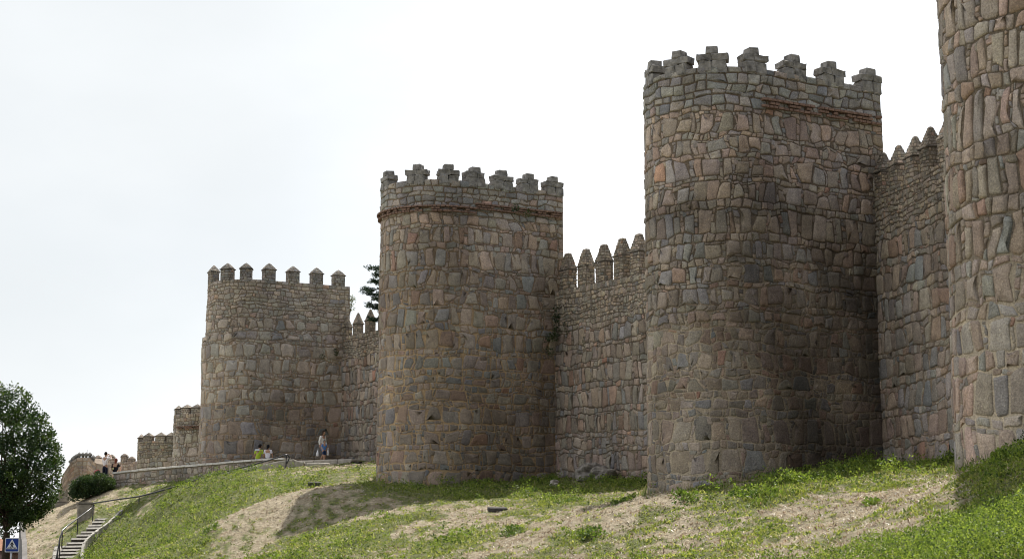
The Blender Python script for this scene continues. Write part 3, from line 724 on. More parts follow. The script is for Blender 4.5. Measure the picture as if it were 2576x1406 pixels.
# between towers 1 and 0
nr = np.array([-.974, -.225]); A = np.array(T1.J) - d0 * .2; B = JT0 + (-d0) * (2 * 3.2 - .3); B = A + d0 * np.dot(B - A, d0); dd = d0
sa, za = z_on(2228, 485, 0, A, dd, nr); sb, zb = z_on(2360, 425, 0, A, dd, nr)
zt01 = lambda s, sa=sa, za=za, sb=sb, zb=zb: za + (zb - za) * (np.asarray(s) - sa) / (sb - sa)
W01, *_ = curtain('curtain_wall', A, B, zt01, .2, nr, [(1e9, rub), (-1.4, dict(tall, wb=(.35, .7))), (-6.5, dict(tall_low, wb=(.4, .75)))], mortar_fn(-9, -5, (.34, .28, .21), (.13, .11, .09), 25), 'curtain wall between the two right-hand towers, low rubble merlons', 53)
k = 0
for px, tipy in ((2243, 395), (2284, 376.6), (2327, 354.5), (2367, 331), (2415, 305)):
    s, zt = z_on(px, tipy, .25, A, dd, nr); c = A + dd * s - nr * .25
    capped_merlon((c[0], c[1], 0), (*(-dd), 0), (*nr, 0), .66, .5, float(zt01(s)) - .1, zt - .60, zt + .14, W01, 600 + k * 20, tip=.2, H=.02, apex=1.0); k += 1

# --- far towers on the left
def place_tower(leftpx, Y, L, R, zt, zb, seed, ang=.45):
    J = np.array([0., Y])
    for _ in range(30):
        T = Tower(J, ang, L, R, zt, zb, .006, .4, seed=seed); ss = np.linspace(0, T.len, 300); P, _n = T.base2(ss)
        x, _y = proj(np.concatenate([P, np.full((300, 1), zt)], 1)); J = J + np.array([(leftpx - x.min()) / FPX * Y, 0])
    return T
zt4 = at(470, 1043.4, 117).z; T4 = place_tower(437, 118, 4.8, 2.6, zt4, -2, 66, .5)
tower_thing(T4, 'small far tower just left of the brownish one, short brick band below low pointed merlons',
  [(1e9, small('rubble', .03, .03, (.14, .25), (.2, .45))), (zt4 - 1.0, big('far', .03, .05, (.55, .8), (.35, .7)))], mortar_fn(0, 6, (.3, .24, .18), (.2, .17, .14), 8))
s0, _ = T4.hit(499, 1075); s1, _ = T4.hit(449, 1073); brick_band(T4, s0 - .5, s1, at(470, 1074, 115.5).z, T4.root, .22)
for i, (px, off) in enumerate(((443, .5), (463, 0), (492, 0))):
    s, z = T4.hit(px, 1044); c, t_, n_ = T4.frame(s + off, zt4, .3); capped_merlon(c, t_, n_, .74, .46, zt4 - .05, zt4 + .38, zt4 + .66, T4.root, 700 + i * 20, 'far', .1, .01)
for i, (px, dY) in enumerate(((480, 5.0),)):
    c = at(px, 1043, 116 + dY); capped_merlon((c.x, c.y, 0), (*T4.u, 0), (*T4.n, 0), .74, .46, zt4 - .1, zt4 + .15, zt4 + .4, T4.root, 760, 'far', .1, .01)
zt5 = at(390, 1110, 134).z; T5 = place_tower(345, 136, 5.2, 3.0, zt5, -2, 67, .55)
tower_thing(T5, 'farthest round tower above the parapet wall, four pointed merlons against the sky',
  [(1e9, small('rubble', .03, .03, (.14, .25), (.2, .45))), (zt5 - 1.2, small('far', .03, .04, (.25, .45), (.25, .6)))], mortar_fn(0, 6, (.28, .23, .18), (.2, .17, .14), 9))
for i, (px, off, h) in enumerate(((350, .6, .3), (367, 0, .35), (401, 0, .35), (430, 0, .35))):
    s, z = T5.hit(px, 1110); c, t_, n_ = T5.frame(s + off, zt5, .3); capped_merlon(c, t_, n_, .82, .46, zt5 - .05, zt5 + h, zt5 + h + .33, T5.root, 800 + i * 20, 'far', .08, .01)
for i, px in enumerate((382, 420)):
    c = at(px, 1110, 140); capped_merlon((c.x, c.y, 0), (*T5.u, 0), (*T5.n, 0), .74, .46, zt5 - .1, zt5 + .05, zt5 + .3, T5.root, 860 + i * 20, 'far', .1, .01)
# far wall with domed merlons
A6 = at(222, 1166, 162); B6 = at(345, 1166, 156); nf = np.array([-.05, -1.0]); nf /= np.linalg.norm(nf)
zt6 = lambda s: A6.z + 0 * np.asarray(s)
W6, A, dd, nn, Ln = curtain('curtain_wall', (A6.x, A6.y), (B6.x, B6.y), zt6, -3, nf, [(1e9, small('rose', .03, .04, (.2, .35), (.25, .6)))], mortar_fn(-9, 0, (.33, .26, .2), (.30, .24, .19), 31), 'far stretch of pinkish wall with domed merlons, behind the man in the white shirt', 54)
for i, (px, hh, w_) in enumerate(((231, .25, .9), (249.7, .45, 1.0), (283, .45, 1.0), (315.6, .45, 1.05), (334, .15, 1.0))):
    s = plane_hit(px, A, dd); c = A + dd * s - nn * .3
    capped_merlon((c[0], c[1], 0), (*dd, 0), (*nn, 0), w_, .6, A6.z - .05, A6.z + hh, A6.z + hh + .32, W6, 900 + i * 20, 'rose', .25, .01, 1.9)
# far bastion with a sloping parapet and ball finials
YB = 150
prof = [(148, 1240), (155, 1197), (160, 1187), (171, 1170), (179, 1160), (186, 1155), (194, 1150.5), (225, 1150.5), (233, 1160), (245, 1166)]
PA = at(148, 1240, YB + .2); PB = at(245, 1166, YB - .2); vd = np.array([PB.x - PA.x, PB.y - PA.y]); Lv = np.linalg.norm(vd); vd /= Lv
pz = [at(x, y, YB).z for x, y in prof]; pxs = [(x - 148) / 97 * Lv for x, _ in prof]
zt7 = lambda s: np.interp(np.asarray(s), pxs, pz)
W7, A, dd, nn, Ln = curtain('bastion', (PA.x, PA.y), (PB.x, PB.y), zt7, -3.5, np.array([vd[1], -vd[0]]), [(1e9, small('rose', .03, .04, (.2, .36), (.25, .6)))], mortar_fn(-9, 0, (.36, .28, .21), (.36, .28, .21), 33), 'far pinkish bastion with ball finials and a thin mast, behind the tree', 55, None, 3.0, ds=.12)
W7['category'] = 'bastion'
for px in (173, 179.5, 186, 194, 203.5, 212, 221.5, 231):
    s = (px - 148) / 97 * Lv; z = float(zt7(np.array(s))); c = A + dd * s - nn * .3
    mb = MB(); mb.tube([(c[0], c[1], z - .05), (c[0], c[1], z + .12), (c[0], c[1], z + .13)], [.13, .13, .08], 8)
    mb.tube([(c[0], c[1], z + .10), (c[0], c[1], z + .16), (c[0], c[1], z + .27), (c[0], c[1], z + .38), (c[0], c[1], z + .5)], [.07, .19, .24, .15, .02], 10)
    mb.build('finial', M_MERLON, W7, True)
c = A + dd * ((205 - 148) / 97 * Lv) - nn * 1.2
mb = MB(); mb.tube([(c[0], c[1], 5), (c[0], c[1], at(205, 1128, YB).z)], [.05, .03], 8); mb.build('mast', M_STEEL, W7, True)

# ---------------------------------------------------------------- paving, parapet, stairs, rail
GRP_ = None
# retaining wall at the left end of the slope
mb = MB(); n = 40; vs0 = []; d = Vector((RETA.x - RETB.x, RETA.y - RETB.y, 0)).normalized(); nn_ = Vector((d.y, -d.x, 0))
for i in range(n + 1):
    ym = RETB.y - 1.5 + (RETA.y + 1.5 - RETB.y) * i / n; xm = float(left_x(np.array(ym))); zt = gz(xm + .3, ym) + .06
    for o_, z_ in ((-.22, -2.9), (-.22, zt - .03), (.05, zt), (.05, -2.9)): vs0.append((xm + o_ * abs(nn_.x) , ym, z_))
mb.add(vs0, [(i * 4 + a_, i * 4 + (a_ + 1) % 4, i * 4 + 4 + (a_ + 1) % 4, i * 4 + 4 + a_) for i in range(n) for a_ in range(4)] + [(0, 1, 2, 3), (n * 4, n * 4 + 1, n * 4 + 2, n * 4 + 3)])
set_props(mb.build('retaining_wall', plain('grey_render', (.16, .15, .14), .9, .3, 2, .02)), 'grey retaining wall at the left foot of the slope beside the tree', 'wall')

# parapet wall the couple sits on
pp = [(285, 1190, 97.5), (400, 1178.5, 95.2), (540, 1166.5, 92.5), (640, 1158, 90.6), (690, 1154.8, 89.8), (716, 1154.8, 89.4)]
P3 = [at(*p) for p in pp]; PL = np.array([[p.x, p.y] for p in P3]); seg = np.r_[0, np.cumsum(np.linalg.norm(np.diff(PL, axis=0), axis=1))]
def pal_pos(s, z, h):
    s = np.asarray(s, float); z = np.asarray(z, float); h = np.asarray(h, float); x = np.interp(s, seg, PL[:, 0]); y = np.interp(s, seg, PL[:, 1]); zt = np.interp(s, seg, [p.z for p in P3])
    return np.stack([x - .25 * h, y - h, z + zt], -1)
root = empty('parapet_wall', tuple(P3[0]), 'low rubble parapet wall rising from the bush to the stair head', 'wall')
ms = Masonry(71); ms.lay(0, seg[-1], -1.9, -.08, [(1e9, dict(mode='alt', hb=(.3, .5), wb=(.25, .6), hs=(.14, .22), ws=(.14, .35), pal='far', H=.03, joint=.04, wave=.03))])
parts = [ms.arrays(pal_pos)]
V, Q_, C_, top, bot = body_grid(pal_pos, 0, seg[-1], -1.9, 0, .3, .2, mortar_fn(-9, -8, (.3, .26, .2), (.28, .25, .2), 3)); parts.append((V, Q_, None, C_))
k = len(top); bk = np.array([.12, .5, 0]); V = np.concatenate([top, top + bk, bot + bk]); i = np.arange(k - 1)
parts.append((V, np.concatenate([np.stack([i, i + 1, i + 1 + k, i + k], -1), np.stack([i + k, i + 1 + k, i + 1 + 2 * k, i + 2 * k], -1), np.array([[0, k, 2 * k, 2 * k]])[:0], ]), None, np.tile(np.array([.3, .27, .22]), (len(V), 1))))
for e in (0, k - 1): parts.append((np.array([top[e], top[e] + bk, bot[e] + bk, bot[e]]), np.array([(0, 1, 2, 3)]), None, np.tile(np.array([.28, .25, .2]), (4, 1))))
V, Q_, T_, C_ = merge(parts); mesh_np('masonry', V, Q_, T_, M_STONE, root, col=C_)
mb = MB(); s = 0.
while s < seg[-1] - .1:
    wd = random.uniform(.5, 1.0); e = min(s + wd, seg[-1]); a_ = Vector(pal_pos([s], [0.], [0.])[0]); b_ = Vector(pal_pos([e], [0.], [0.])[0]); d = (b_ - a_)
    ln = d.length; d.normalize(); nn_ = Vector((d.y, -d.x, 0)).normalized(); up = nn_.cross(d) * -1
    if up.z < 0: up = -up
    mb.box((a_ + b_) / 2 - nn_ * .22 + up * random.uniform(.01, .03), (ln - .015, .6, .10), (d, nn_, up), 1, .012); s = e
mb.build('coping', M_KERB, root)

# stair head: end blocks, landing slab and sloping kerb
terrZ = at(812, 1161.5, 92).z
mb = MB()
edge = [(738, 1163, 90.2), (790, 1163, 89.6), (850, 1162.5, 88.8), (886, 1160, 88.2)]
E3 = [at(*e) for e in edge]
for i in range(3):
    a_, b_ = E3[i], E3[i + 1]; d = Vector((b_.x - a_.x, b_.y - a_.y, 0)); ln = d.length; d.normalize(); nn_ = Vector((d.y, -d.x, 0))
    mb.box(((a_.x + b_.x) / 2 - nn_.x * 2.6, (a_.y + b_.y) / 2 - nn_.y * 2.6, terrZ - .2), (ln - .02, 5.3, .4), (d, nn_, Vector((0, 0, 1))), 1, .01)
set_props(mb.build('landing', plain('landing_stone', (.34, .31, .27), .9, .3, 4, .02)), 'stone slab landing in front of the brownish tower', 'landing', kind='structure')
mb = MB()
kp = [at(x, y, Y) for x, y, Y in ((555, 1190.5, 87.6), (600, 1180, 87.5), (650, 1170.5, 87.5), (700, 1160, 87.5), (741, 1154.5, 87.5))]
for i in range(4):
    a_, b_ = kp[i], kp[i + 1]; d = (b_ - a_); ln = d.length; d.normalize(); nn_ = Vector((0, -1, 0)); up = nn_.cross(d) * -1
    if up.z < 0: up = -up
    mb.box((a_ + b_) / 2 - up * .22, (ln + .02, .35, .44), (d, nn_, up), 1, .01)
a_, b_ = at(741, 1155.5, 87.6), at(768, 1162, 87.6); d = (b_ - a_).normalized(); nn_ = Vector((0, -1, 0)); up = nn_.cross(d) * -1
up = up if up.z > 0 else -up
mb.box((a_ + b_) / 2 - up * .24, ((b_ - a_).length, .5, .46), (d, nn_, up), 1, .01)
a_, b_ = at(772, 1163.5, 87.7), at(830, 1165, 87.7); mb.box((a_ + b_) / 2 - Vector((0, 0, .2)), ((b_ - a_).length, .6, .40), None, 1, .015)
set_props(mb.build('kerb', plain('weathered_kerb', (.40, .37, .32), .9, .4, 5, .03)), 'pale sloping kerb of big stones below the couple and landing', 'kerb')

# staircase
steps = [(1535,1880,635),(1495,1850,680),(1430,1790,735),(1400,1740,780),(1310,1640,845),(1240,1560,895),(1150,1500,950),(1080,1420,1020),(1010,1370,1075),(985,1350,1130),(960,1330,1180),(940,1330,1240),(935,1330,1290),(925,1335,1345),(915,1340,1400)]
root = empty('staircase', tuple(at(190, 1400, 84)), 'stone staircase climbing the slope beside the steel handrail', 'stairs')
for i, (xa, xb, yc) in enumerate(steps):
    Y = 86.6 - i * .34; y = (1500 + yc / 5.152) / 1.246; a_ = at(xa / 6.42, y + .5, Y); b_ = at(xb / 6.42, y - .3, Y + .1)
    d = (b_ - a_); ln = d.length; d.normalize(); nn_ = Vector((d.y, -d.x, 0)).normalized(); up = Vector((0, 0, 1)); c = (a_ + b_) / 2
    mb = MB(); mb.box(c + Vector((0, .3, -.30)), (ln + .1, .62, .50), (d, nn_, up), 1, .004); st = mb.build('step', M_STEP, root)
    # slab with a nosing sloped to catch the sun, brightening the step front
    f = a_ + nn_ * .12; g = b_ + nn_ * .12; bk = -nn_ * .50
    th = .085
    vs = [f + up * (-th), g + up * (-th), g - nn_ * .09 , f - nn_ * .09, f + bk, g + bk, f + bk - up * th, g + bk - up * th]
    mb = MB(); mb.add(vs, [(0, 1, 2, 3), (3, 2, 5, 4), (4, 5, 7, 6), (6, 7, 1, 0), (0, 3, 4, 6), (1, 7, 5, 2)]); mb.build('tread', M_TREAD, st)
mb = MB()
kr = [(2000, 545), (1940, 590), (1890, 650), (1820, 705), (1770, 760), (1690, 820), (1600, 875), (1560, 910), (1490, 965), (1430, 1020), (1385, 1080), (1360, 1160), (1350, 1240), (1345, 1300), (1345, 1400)]
K3 = [at((x + 18) / 6.42, (1500 + y / 5.152) / 1.246 - 1, 87.0 - i * .36) for i, (x, y) in enumerate(kr)]
for i in range(len(K3) - 1):
    a_, b_ = K3[i + 1], K3[i]; d = b_ - a_; ln = d.length; d.normalize(); nn_ = Vector((d.y, -d.x, 0)).normalized(); up = nn_.cross(d); up = up if up.z > 0 else -up
    mb.box((a_ + b_) / 2 - up * .05 - Vector((0, .5, 0)), (ln - .02, .13, .40), (d, nn_, up), 1, .012)
mb.build('side_kerb', M_SKERB, root)
mb = MB()
for i, ((xa, ya), (xb, yb)) in enumerate((((905, 1085), (885, 1160)), ((885, 1160), (870, 1240)), ((870, 1240), (860, 1330)))):
    b_, a_ = at(xa / 6.42, (1500 + ya / 5.152) / 1.246, 84.2 - i * .4), at(xb / 6.42, (1500 + yb / 5.152) / 1.246, 83.8 - i * .4)
    d = b_ - a_; ln = d.length; d.normalize(); nn_ = Vector((d.y, -d.x, 0)).normalized(); up = nn_.cross(d); up = up if up.z > 0 else -up
    mb.box((a_ + b_) / 2 - up * .12 + Vector((.1, 0, 0)), (ln - .02, .34, .26), (d, nn_, up), 1, .01)
mb.build('side_kerb', M_SKERB, root)

def handrail(label, rail, posts, Yf, rad=.035, loop=False):
    pts = [at(x, y, Yf(x)) for x, y in rail]; root = empty('handrail', tuple(pts[0]), label, 'handrail', 'handrails along the stairs')
    mb = MB(); mb.tube(pts, rad, 8); mb.build('rail', M_RAIL, root, True)
    for x, y0, y1 in posts:
        a_ = at(x, y0, Yf(x)); b_ = at(x, y1, Yf(x)); b_.x, b_.y = a_.x, a_.y
        mb = MB(); mb.tube([b_ - Vector((0, 0, .35)), b_, a_], [.03, .03, .03], 8); mb.build('post', M_IRON, root, True)
M_RAIL = plain('painted_rail', (.09, .09, .095), .25, .2, 12, 0, .6)
f1 = lambda x: np.interp(x, [138, 150, 195, 235, 350, 430], [81.7, 82.2, 85.0, 87.2, 87.0, 86.6])
handrail('handrail climbing beside the stairs, then bending along the path to the right', [(139, 1412), (143, 1396), (146, 1380), (151, 1352), (157, 1333), (175, 1318), (195, 1303.6), (215, 1289), (233.5, 1275), (236, 1271), (234, 1265.4), (290, 1256.5), (349.5, 1248.3), (390, 1238), (430, 1226.5), (450, 1221)],
         [(150.5, 1356, 1393), (157, 1336, 1360), (195.5, 1304, 1333), (234.5, 1270, 1308), (350, 1248, 1276), (145, 1384, 1412)], f1)
f2 = lambda x: np.interp(x, [480, 530, 720, 730], [85.6, 85.8, 87.0, 87.2])
handrail('dark handrail in front of the parapet, ending in a hook above the landing', [(480, 1211), (530, 1196.5), (580, 1183), (626, 1171.5), (675, 1157.5), (715, 1145), (722, 1143.5), (726, 1146), (727.5, 1152), (724, 1160), (721.5, 1165)],
         [(626, 1171.5, 1199), (720, 1144, 1174)], f2)

# plinth beside the top of the stairs
c = at(215, 1307, 88.6); zt = at(215, 1266, 88.6).z
mb = MB(); mb.box((c.x, c.y, (c.z + zt) / 2 - .1), (.78, .6, zt - c.z + .2), None, 1.0, .02)
pr = mb.build('stone_plinth', plain('plinth_stone', (.27, .24, .20), .9, .35, 4, .02)); set_props(pr, 'squat stone plinth beside the bend of the handrail', 'plinth')
mb = MB(); mb.box((c.x, c.y, zt + .03), (.86, .68, .08), None, 1, .015); mb.build('cap_slab', M_ROCK, pr)
# stepped stone pier at the far end of the path
c0 = at(152, 1270, 99.2); mb = MB()
for k, (x0, x1, ya, yb) in enumerate(((128, 172, 1262, 1278), (130, 150, 1254, 1262), (150, 172, 1253, 1262), (130, 172, 1246, 1254), (152, 172, 1238, 1246), (152, 171, 1233, 1238))):
    a_ = at(x0, ya, 99.2); b_ = at(x1, yb, 99.2); mb.box(((a_.x + b_.x) / 2, 99.6, (a_.z + b_.z) / 2), (b_.x - a_.x - .015, .9, abs(b_.z - a_.z) - .015), None, 1, .015)
set_props(mb.build('stone_pier', plain('pier_blocks', (.26, .23, .19), .9, .35, 4, .02)), 'stepped pier of grey stone blocks left of the dark bush', 'pier')

# ---------------------------------------------------------------- boulders and slabs
def rock(label, px, py, Y, sx, sy, sz, seed, mat, name='boulder', cat='boulder', group=None, sink=.25, flat=0):
    import bmesh
    bm = bmesh.new(); bmesh.ops.create_icosphere(bm, subdivisions=4, radius=1); p = at(px, py, Y); z0 = gz(p.x, p.y)
    for v in bm.verts:
        c = v.co.copy(); k = 1 + (float(vn(c.x * 1.6 + seed, c.y * 1.6 + c.z * 2.1, seed)) - .5) * .7 + (float(vn(c.x * 5 + seed, c.y * 5 + c.z * 6, seed + 5)) - .5) * .16
        c = c * k; c.z = max(-.6, c.z)
        if flat: c.z = min(c.z, .45)
        v.co = Vector((c.x * sx, c.y * sy, c.z * sz))
    me = bpy.data.meshes.new(name); bm.to_mesh(me); bm.free(); o = link(me, name, mat); o.location = (p.x, p.y, z0 + sz * (.75 - sink)); 
    return set_props(o, label, cat, group)
gb = 'boulders at the foot of the wall'
rock('biggest grey boulder against the curtain wall', 1480, 1205, 72.3, .60, .5, .50, 3, M_ROCK, group=gb)
rock('second boulder, long and low, right of the biggest one', 1518, 1212, 71.4, .55, .4, .36, 8, M_ROCK, group=gb)
rock('small pointed pale stone lying in the shaded grass', 1393, 1222, 69.5, .21, .2, .20, 5, plain('pale_stone', (.32, .29, .25), .9, .3, 6, .02), 'stone', 'stone')
rock('dark flat stone on the grass at the end of the landing', 897, 1163, 87.0, .27, .3, .12, 6, M_DARKROCK, 'stone', 'stone', flat=1)
for px, py, Y, sx, lab in ((792, 1223, 70, .30, 'dark flat drain slab at the crest of the left mound'), (1252, 1291, 57, .33, 'dark flat drain slab in the green grass below the middle tower')):
    p = at(px, py, Y); h = raycast_ground(px, py); X_, Y_ = h if h else (p.x, p.y); z0 = gz(X_, Y_)
    mb = MB(); mb.box((X_, Y_, z0 + .10), (sx * 2, .5, .14), (Vector((1, .1, -.02)).normalized(), Vector((-.1, 1, .12)).normalized(), Vector((.02, -.12, 1)).normalized()), .96, .015)
    set_props(mb.build('drain_slab', M_DARKROCK), lab, 'slab', 'dark slabs set in the slope')

# ---------------------------------------------------------------- pedestrian crossing sign
YS = 74.; c = at(30.5, 1370, YS); hw = 17.6 / FPX * YS; zc = c.z
M_BLUE = plain('sign_blue', (.012, .045, .24), .35, .1, 3); M_WHITE = plain('sign_white', (.75, .76, .78), .4, .05, 3); M_BLACK = plain('sign_black', (.01, .01, .012), .4, .1, 3)
root = empty('crossing_sign', (c.x, YS, -2.7), 'blue square pedestrian crossing sign on a grey pole', 'sign')
mb = MB(); mb.tube([(c.x - .03, YS + .05, -2.72), (c.x - .03, YS + .05, zc + hw * .8)], .038, 10); mb.build('pole', M_STEEL, root, True)
def rounded(cx, cz, w_, h_, r, y, th, name, mat, parent):
    pts = []
    for (sx, sz, a0) in ((1, -1, -90), (1, 1, 0), (-1, 1, 90), (-1, -1, 180)):
        for k in range(6):
            a = R_(a0 + 18 * k); pts.append((cx + sx * (w_ - r) + r * math.cos(a), cz + sz * (h_ - r) + r * math.sin(a)))
    n = len(pts); mb = MB(); mb.add([(x, y, z) for x, z in pts] + [(x, y + th, z) for x, z in pts], [tuple(range(n)), tuple(range(2 * n - 1, n - 1, -1))] + [(i, (i + 1) % n, n + (i + 1) % n, n + i) for i in range(n)])
    return mb.build(name, mat, parent)
pl = rounded(c.x, zc, hw, hw, .05, YS - .012, .03, 'panel', M_WHITE, root)
rounded(c.x, zc, hw * .89, hw * .89, .035, YS - .018, .005, 'blue_field', M_BLUE, pl)
def flat(polys, y, name, mat):
    mb = MB()
    for P in polys:
        n = len(P); mb.add([(c.x + x * hw, y, zc + z * hw) for x, z in P] + [(c.x + x * hw, y + .004, zc + z * hw) for x, z in P], [tuple(range(n)), tuple(range(2 * n - 1, n - 1, -1))] + [(i, (i + 1) % n, n + (i + 1) % n, n + i) for i in range(n)])
    return mb.build(name, mat, pl)
flat([[(-.80, -.56), (.80, -.56), (0, .82)]], YS - .024, 'white_triangle', M_WHITE)
bar = lambda x0, z0, x1, z1, w_: [(x0 - w_, z0), (x0 + w_, z0), (x1 + w_, z1), (x1 - w_, z1)]
circ = [(.0 + .085 * math.cos(k * .628), .42 + .085 * math.sin(k * .628)) for k in range(10)]
fig = [circ, [(-.10, .32), (.10, .32), (.09, -.05), (-.09, -.05)], bar(-.25, .02, -.06, .30, .045), bar(.24, .02, .06, .30, .045), bar(-.20, -.48, -.04, .0, .06), bar(.20, -.46, .04, .0, .06)]
fig += [bar(x * 1.08, -.50, x * .86, -.34, .055) for x in (-.56, -.38, .38, .56)] + [bar(-.02, -.50, -.015, -.36, .05)]
flat(fig, YS - .030, 'walker_symbol', M_BLACK)

# houses glimpsed behind the tree
def house(label, px0, px1, ytop, Y, wall, roofc, dp=8, rh=1.6):
    a_ = at(px0, ytop, Y); b_ = at(px1, ytop, Y); zt = a_.z; w_ = b_.x - a_.x; cx = (a_.x + b_.x) / 2; z0 = -4.5
    root = empty('house', (cx, Y, z0), label, 'house', 'houses low behind the tree')
    mb = MB(); mb.box((cx, Y + dp / 2, (z0 + zt) / 2), (w_, dp, zt - z0)); wl = mb.build('wall', plain('house_wall', wall, .9, .15, 1), root)
    mb = MB(); o = .35; x0, x1, y0, y1 = cx - w_ / 2 - o, cx + w_ / 2 + o, Y - o, Y + dp + o
    mb.add([(x0, y0, zt), (x1, y0, zt), (x1, y1, zt), (x0, y1, zt), (x0, (y0 + y1) / 2, zt + rh), (x1, (y0 + y1) / 2, zt + rh)], [(0, 1, 5, 4), (2, 3, 4, 5), (0, 4, 3), (1, 2, 5), (3, 2, 1, 0)])
    mb.build('roof', plain('roof_tiles', roofc, .9, .35, 3, .03), root)
    for k in range(max(1, int(w_ / 2.4))):
        x = cx - w_ / 2 + 1.2 + k * 2.4
        if x > cx + w_ / 2 - .6: break
        mb = MB(); mb.box((x, Y, zt - 1.2), (.9, .08, 1.1)); f_ = mb.build('window', M_WHITE, root)
        mb = MB(); mb.box((x, Y - .05, zt - 1.2), (.7, .04, .9)); mb.build('pane', plain('pane_glass', (.03, .035, .04), .15, .1, 2), f_)
house('pinkish low house with a tiled roof at the bottom left corner, behind the sign', -90, 17, 1384, 128, (.50, .33, .27), (.26, .13, .08), 7, .9)
house('small white house behind the sign pole', 19, 33, 1388, 140, (.62, .58, .52), (.25, .14, .09), 6, .5)

# ---------------------------------------------------------------- leaves
def leaf_cloud(C, n_per, rad, size, cols, seed, flatten=1.0, up_bias=0.0):
    """diamond leaves scattered round clump centres; returns V, T, colours"""
    r = np.random.default_rng(seed); C = np.asarray(C, float); m = len(C)
    rad = np.broadcast_to(np.asarray(rad, float), (m,)); N_ = m * n_per
    d = r.normal(0, 1, (N_, 3)); d /= np.linalg.norm(d, axis=1)[:, None]; q = r.uniform(.25, 1, N_) ** .6
    P = np.repeat(C, n_per, 0) + d * (q * np.repeat(rad, n_per))[:, None] * np.array([1, 1, flatten])
    a = r.normal(0, 1, (N_, 3)); a += d * .8; a[:, 2] += up_bias; a /= np.linalg.norm(a, axis=1)[:, None]
    b = np.cross(a, r.normal(0, 1, (N_, 3))); b /= np.linalg.norm(b, axis=1)[:, None]
    L = (np.repeat(np.broadcast_to(np.asarray(size, float), (m,)), n_per) * r.uniform(.6, 1.3, N_))[:, None]; W = L * .55
    nrm = np.cross(a, b) * L * .12
    V = np.stack([P, P + a * L * .5 + b * W * .5 + nrm, P + a * L, P + a * L * .5 - b * W * .5 + nrm], 1).reshape(-1, 3)
    i = np.arange(N_)[:, None] * 4
    Q_ = i + np.array([0, 1, 2, 3]); cc = np.array(cols)[r.integers(len(cols), size=m)]; cc = np.repeat(cc, n_per, 0) * r.uniform(.7, 1.3, (N_, 1))
    return V, Q_, np.repeat(cc, 4, 0)
GREENS = [(.05, .085, .022), (.04, .07, .02), (.065, .10, .025), (.035, .06, .02), (.08, .115, .03)]
DARKG = [(.03, .055, .022), (.035, .06, .025), (.022, .045, .02), (.05, .075, .025)]

# big tree at the left edge
def limb(mb, a, b, r0, r1, bend, rnd, n=6):
    pts = []; rr_ = []
    off = Vector((rnd.uniform(-1, 1), rnd.uniform(-1, 1), rnd.uniform(-.3, .6))) * bend
    for i in range(n + 1):
        t_ = i / n; pts.append(a.lerp(b, t_) + off * math.sin(math.pi * t_)); rr_.append(r0 + (r1 - r0) * t_)
    mb.tube(pts, rr_, 7); return pts
YT = 76.; base = at(9, 1400, YT); base.z = -2.7
root = empty('tree', tuple(base), 'big dark broadleaf tree at the left edge behind the crossing sign', 'tree')
rnd = random.Random(5); mb = MB(); fork = Vector((base.x + .1, YT, .1))
limb(mb, base - Vector((0, 0, .2)), fork, .20, .15, .05, rnd)
outl = [(140, 1130), (150, 1180), (148, 1230), (120, 1270), (95, 1295), (60, 1320), (20, 1335), (-60, 1330), (-150, 1250), (-180, 1150), (-150, 1050), (-90, 985), (-20, 975), (35, 978), (60, 995), (95, 1035), (125, 1080)]
tips = []
cen = at(-10, 1170, YT)
for i in range(430):
    t_ = rnd.random() * len(outl); k = int(t_); fr = t_ - k; p, q = outl[k], outl[(k + 1) % len(outl)]
    ox, oy = p[0] + (q[0] - p[0]) * fr, p[1] + (q[1] - p[1]) * fr
    rad_ = rnd.random() ** .45 * .93; px, py = -10 + (ox + 10) * rad_, 1170 + (oy - 1170) * rad_
    dep = rnd.uniform(-1, 1) * 2.6 * math.sqrt(max(0, 1 - rad_ ** 2 * .9)); P = at(px, py, YT); P.y += dep; tips.append(P)
for i in range(60):
    tpt = tips[i]; mid = fork.lerp(tpt, .4) + Vector((0, 0, .3)); limb(mb, fork.lerp(cen, rnd.uniform(0, .5)), mid, .07, .04, .2, rnd, 4); limb(mb, mid, tpt, .04, .008, .25, rnd, 4)
mb.build('trunk', M_BARK, root, True)
V, Q_, C_ = leaf_cloud([tuple(t_) for t_ in tips], 64, np.random.default_rng(3).uniform(.16, .46, len(tips)), .14, GREENS + DARKG * 2, 4, .8)
# thin twigs sticking out of the outline
ex = []
for i in range(170):
    t_ = rnd.random() * 17; k = int(t_) % 17; fr = t_ - int(t_); p, q = outl[k], outl[(k + 1) % 17]
    f_ = rnd.uniform(.95, 1.05); ex.append(tuple(at(-10 + (p[0] + (q[0] - p[0]) * fr + 10) * f_, 1170 + (p[1] + (q[1] - p[1]) * fr - 1170) * f_, YT + rnd.uniform(-1, 1))))
V2, Q2, C2 = leaf_cloud(ex, 26, .17, .13, GREENS, 6, 1.3)
V, Q_, T_, C_ = merge([(V, Q_, None, C_), (V2, Q2, None, C2)])
mesh_np('crown', V, Q_, None, M_LEAF, root, col=C_)

